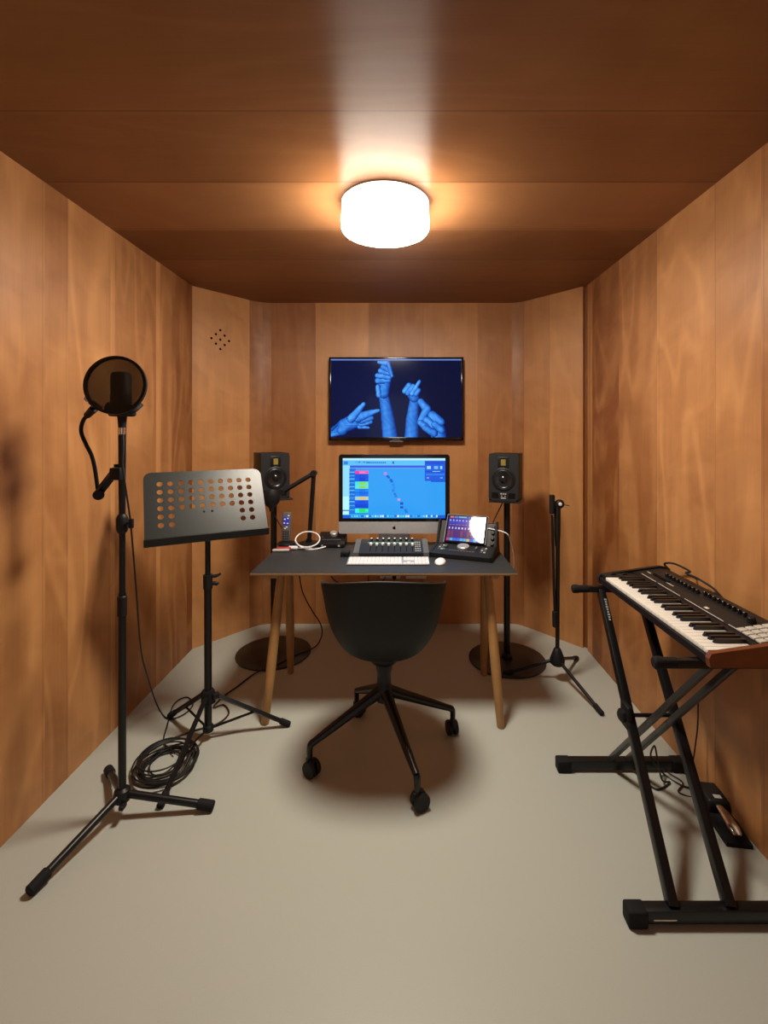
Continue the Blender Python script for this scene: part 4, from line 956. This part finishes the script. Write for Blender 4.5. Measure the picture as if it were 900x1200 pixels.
label_b = MB().box((0.762, ND - 0.0175, 0.024), (0.066, 0.001, 0.004)); obj('foot_sticker', label_b, M['offwhite'], ks_, world=True, label='thin pale sticker on the front foot bar', smooth=False)

# ------------------------------------------------------------------ synthesizer keyboard
KX0, KX1, KY0, KY1, KZ = 0.890, 1.193, 1.350, 2.122, 0.753
sy = thing('synthesizer_keyboard', 'synthesizer keyboard with piano keys, knobs, pads and wooden ends on the stand', 'keyboard', (KX0, KY0, KZ))
kl, kwid = KY1 - KY0, KX1 - KX0      # local: x towards the wall, y into the depth
bp_ = [(0.0, 0.004), (0.0, 0.026), (0.006, 0.030), (0.150, 0.030), (0.150, 0.050), (0.160, 0.054), (kwid - 0.03, 0.070), (kwid, 0.066), (kwid, 0.004)]
obj('body', MB().prism([(x, 0.018, z) for x, z in bp_], (0, kl - 0.036, 0)), M['synth_front'], sy)
ck = [(0.0, 0.0), (-0.004, 0.026), (0.004, 0.040), (0.03, 0.044), (kwid - 0.03, 0.078), (kwid + 0.003, 0.072), (kwid + 0.003, 0.0)]
for y in (0.0, kl - 0.018):
    nm = 'near' if y == 0 else 'far'
    obj('end_cheek', MB().prism([(x, y, z) for x, z in ck], (0, 0.018, 0)), M['cheek'] if y == 0 else M['synth'], sy, label='reddish wooden end cheek' if y == 0 else 'dark end cheek')
# keys: low notes at the far end
y_hi, y_lo = 0.020, kl - 0.066
nw = 29; pw = (y_lo - y_hi) / nw
wk = None
for k in range(nw):
    yc = y_lo - (k + 0.5) * pw
    if wk is None:
        mbk = MB().box((0.078, 0, 0.0365), (0.144, pw - 0.0010, 0.013), bev=0.0015).box((0.010, 0, 0.030), (0.006, pw - 0.0010, 0.018), bev=0.001)
        wk = obj('white_key', mbk, M['key_white'], sy); wk.location = (0, yc, 0)
    else: c = wk.copy(); C.objects.link(c); c.parent = sy; c.location = (0, yc, 0)
bkk = None
for k in range(nw - 1):
    if k % 7 in (0, 1, 3, 4, 5):
        yc = y_lo - (k + 1) * pw
        if bkk is None:
            t = MB(); t.prism([(0.052, -0.0052, 0.042), (0.060, -0.0046, 0.0545), (0.149, -0.0046, 0.0545), (0.149, -0.0058, 0.042)], (0, 0.0104, 0))
            bkk = obj('black_key', t, M['key_black'], sy); bkk.location = (0, yc, 0)
        else: c = bkk.copy(); C.objects.link(c); c.parent = sy; c.location = (0, yc, 0)
# wheels block at the bass end
ok = obj('wheel_panel', MB().box((0.080, kl - 0.041, 0.040), (0.140, 0.045, 0.016), bev=0.002), M['synth'], sy)
for x in (0.05, 0.10): obj('pitch_wheel', MB().lathe([(0.018, -0.006), (0.020, 0), (0.018, 0.006)], (x, kl - 0.041, 0.036), (0, 1, 0), 24), M['rubber'], ok)
tk = math.atan2(0.016, kwid - 0.19); rk = Matrix.Rotation(-tk, 3, 'Y'); nk = rk @ Vector((0, 0, 1))
onk = lambda x, y, up=0: Vector((x, y, 0.054 + (x - 0.160) * math.tan(tk))) + nk * up
obj('control_panel', MB().box(onk(0.216, kl / 2, 0.0012), (0.108, kl - 0.05, 0.003), rot=rk, bev=0.001), M['synth'], sy)
ln = MB()
for a, b in ((0.06, 0.165), (0.19, 0.40), (0.43, kl - 0.19), (kl - 0.175, kl - 0.06)): ln.box(onk(0.168, (a + b) / 2, 0.003), (0.0022, b - a, 0.001), rot=rk)
ln.box(onk(0.185, 0.30, 0.003), (0.010, 0.018, 0.002), rot=rk)
for yy, l_ in ((kl - 0.22, 0.05), (kl - 0.06, 0.03)): ln.box(onk(0.20, yy, 0.003), (0.003, l_, 0.001), rot=rk)
obj('panel_lines', ln, M['offwhite'], sy, label='thin pale printed lines')
for k in range(18):
    yy = 0.20 + k * 0.0255
    p = onk(0.248 if k < 9 else 0.236, yy, 0.002)
    obj('knob', MB().cyl(p, p + nk * 0.017, 0.0082, 0.0072, seg=14, bev=0.001), M['key_black'], sy)
p = onk(0.236, 0.155, 0.002); obj('main_knob', MB().cyl(p, p + nk * 0.020, 0.013, 0.012, seg=20, bev=0.0015), M['plastic'], sy)
for i in range(4):
    for j in range(4):
        if i == 3 and j == 3 and False: continue
        obj('pad', MB().box(onk(0.176 + 0.0265 * i, 0.036 + 0.0265 * j, 0.005), (0.0225, 0.0225, 0.007), rot=rk, bev=0.002), M['grey_pad'], sy, label='pale grey drum pad')
sl = MB()
for k in range(9): sl.box(onk(0.205, kl - 0.20 + k * 0.013, 0.005), (0.012, 0.006, 0.009), rot=rk, bev=0.001)
obj('slider_caps', sl, M['plastic'], sy)

# cables around the keyboard
e_ = Vector((KX1 + 0.004, KY1 - 0.10, KZ + 0.06))
free_cable('keyboard_signal_cable', [Vector((KX1 - 0.012, KY1 - 0.06, KZ + 0.073)), Vector((KX1 - 0.03, KY1 - 0.05, KZ + 0.098)), Vector((KX1 - 0.015, KY1 - 0.10, KZ + 0.112)), Vector((KX1 + 0.008, KY1 - 0.17, KZ + 0.100)), Vector((KX1 - 0.02, KY1 - 0.19, KZ + 0.098)), Vector((KX1 - 0.01, KY1 - 0.26, KZ + 0.095)), Vector((KX1 + 0.012, KY1 - 0.33, KZ + 0.07)), Vector((KX1 + 0.016, KY1 - 0.36, KZ + 0.02)), Vector((KX1 + 0.012, KY1 - 0.38, KZ - 0.1))], 0.0042, M['cable'], 'black cable looping over the back edge of the synthesizer keyboard')
free_cable('pedal_cable', [P(818, 822, 1.88), P(817.5, 850, 1.88), P(814, 880, 1.88), P(812, 900, 1.87), Vector((1.165, 1.84, 0.006)), Vector((1.10, 1.86, 0.005)), G(800, 917, 0.005), G(783, 905, 0.005), G(778, 896, 0.005)], 0.0030, M['cable_brown'], 'thin dark cable hanging under the synthesizer along the right wall')
free_cable('floor_power_cable', [G(757, 900, 0.005), G(754, 912, 0.005), G(770, 925, 0.005), G(785, 917, 0.005), Vector((1.06, 1.905, 0.02)), P(771, 893, 1.945), P(767, 874, 1.955), P(763, 888, 1.945), G(779, 908, 0.005), G(800, 921, 0.005), G(815, 925, 0.005), G(826, 938, 0.006)], 0.0036, M['cable'], 'black cable in loops on the floor by the far stand foot')

# sustain pedal
pd_c = G(853, 962)
pd = thing('sustain_pedal', 'black sustain pedal with a chrome lever by the right wall', 'pedal', (pd_c.x - 0.022, pd_c.y, 0), R(-8))
obj('base', MB().prism([(-0.042, -0.115, 0), (0.042, -0.115, 0), (0.046, 0.0, 0), (0.042, 0.12, 0), (-0.042, 0.12, 0), (-0.046, 0, 0)], (0, 0, 0.014)), M['rubber'], pd)
obj('housing', MB().box((0, 0.068, 0.034), (0.076, 0.105, 0.050), bev=0.010, seg=3).cyl((-0.05, 0.05, 0.028), (0.05, 0.05, 0.028), 0.016), M['plastic'], pd)
obj('lever', MB().tube([(0, 0.03, 0.043), (0, -0.03, 0.042), (0, -0.075, 0.040), (0, -0.104, 0.034)], [0.015, 0.018, 0.021, 0.013], seg=14, squash=0.45), M['chrome'], pd, label='chrome lever')
obj('badge', MB().box((0.004, 0.040, 0.0596), (0.026, 0.018, 0.001)), M['lightgrey'], pd, label='pale badge')
obj('pedal_lead', MB().tube([(0, 0.118, 0.03), (0.005, 0.16, 0.02), (-0.02, 0.22, 0.006), (-0.05, 0.26, 0.005)], 0.003), M['cable'], pd)

# ------------------------------------------------------------------ wall sockets under the desk
so_a = None
for px0, px1, lab in ((445.5, 469, 'white double wall socket left of its twin under the desk'), (475.5, 499.5, 'white double wall socket right of its twin under the desk')):
    kf = 3.505 / F; x0, x1 = (px0 - VX) * kf, (px1 - VX) * kf
    s = thing('wall_socket', lab, 'socket', ((x0 + x1) / 2, 3.51, 0.340), 0, 'wall sockets under the desk')
    obj('plate', MB().box((0, -0.005, 0.042), (x1 - x0, 0.010, 0.084), bev=0.003), M['white'], s)
    for a in (-1, 1):
        obj('outlet', MB().lathe([(0.024, 0), (0.026, 0.004), (0.022, 0.004), (0.021, 0.0), (0, 0)], (a * 0.037, -0.0101, 0.042), (0, -1, 0), 24), M['offwhite'], s)
plug = thing('power_plug', 'black power plug in the left wall socket under the desk', 'plug', ((462 - VX) * 3.47 / F, 3.50, 0.36))
obj('plug_body', MB().box((0, -0.024, 0.012), (0.030, 0.036, 0.05), bev=0.007), M['plastic'], plug)
obj('cord', MB().tube([(0, -0.03, -0.008), (0, -0.04, -0.06), (0.01, -0.03, -0.2), (0.06, -0.03, -0.34)], 0.005), M['cable'], plug)
free_cable('monitor_power_cable', [P(386, 655, 2.98), P(386, 672, 3.05), P(399, 684, 3.25), P(424, 689, 3.42), P(446, 682, 3.47), P(452, 676, 3.485)], 0.0040, M['cable_brown'], 'dark cable running from the desk back to the wall sockets')
free_cable('computer_power_cable', [P(432, 655, 2.97), P(432, 672, 3.02), P(431.5, 690, 3.10), P(434, 715, 3.25), G(440, 742, 0.005), G(452, 738, 0.005)], 0.0040, M['cable_brown'], 'dark cable dropping straight behind the desk beneath the computer')

# ------------------------------------------------------------------ light from the corridor, camera
w = bpy.data.worlds.new('corridor light'); bpy.context.scene.world = w; w.use_nodes = True
w.node_tree.nodes['Background'].inputs[0].default_value = (0.80, 0.88, 1.0, 1)
w.node_tree.nodes['Background'].inputs[1].default_value = 0.6
cam = bpy.data.cameras.new('camera'); co = bpy.data.objects.new('camera', cam); C.objects.link(co)
co.location = (0, 0, CAMZ); co.rotation_euler = (R(90), 0, 0)
cam.sensor_fit = 'AUTO'; cam.sensor_width = 36.0; cam.lens = F / 1200 * 36
cam.shift_x = -20 / 1200; cam.shift_y = -93 / 1200; cam.clip_start = 0.02
sc = bpy.context.scene; sc.camera = co
sc.view_settings.view_transform = 'Standard'; sc.view_settings.look = 'None'
sc.view_settings.exposure = 0.0; sc.view_settings.gamma = 1.0
sc.cycles.use_denoising = True
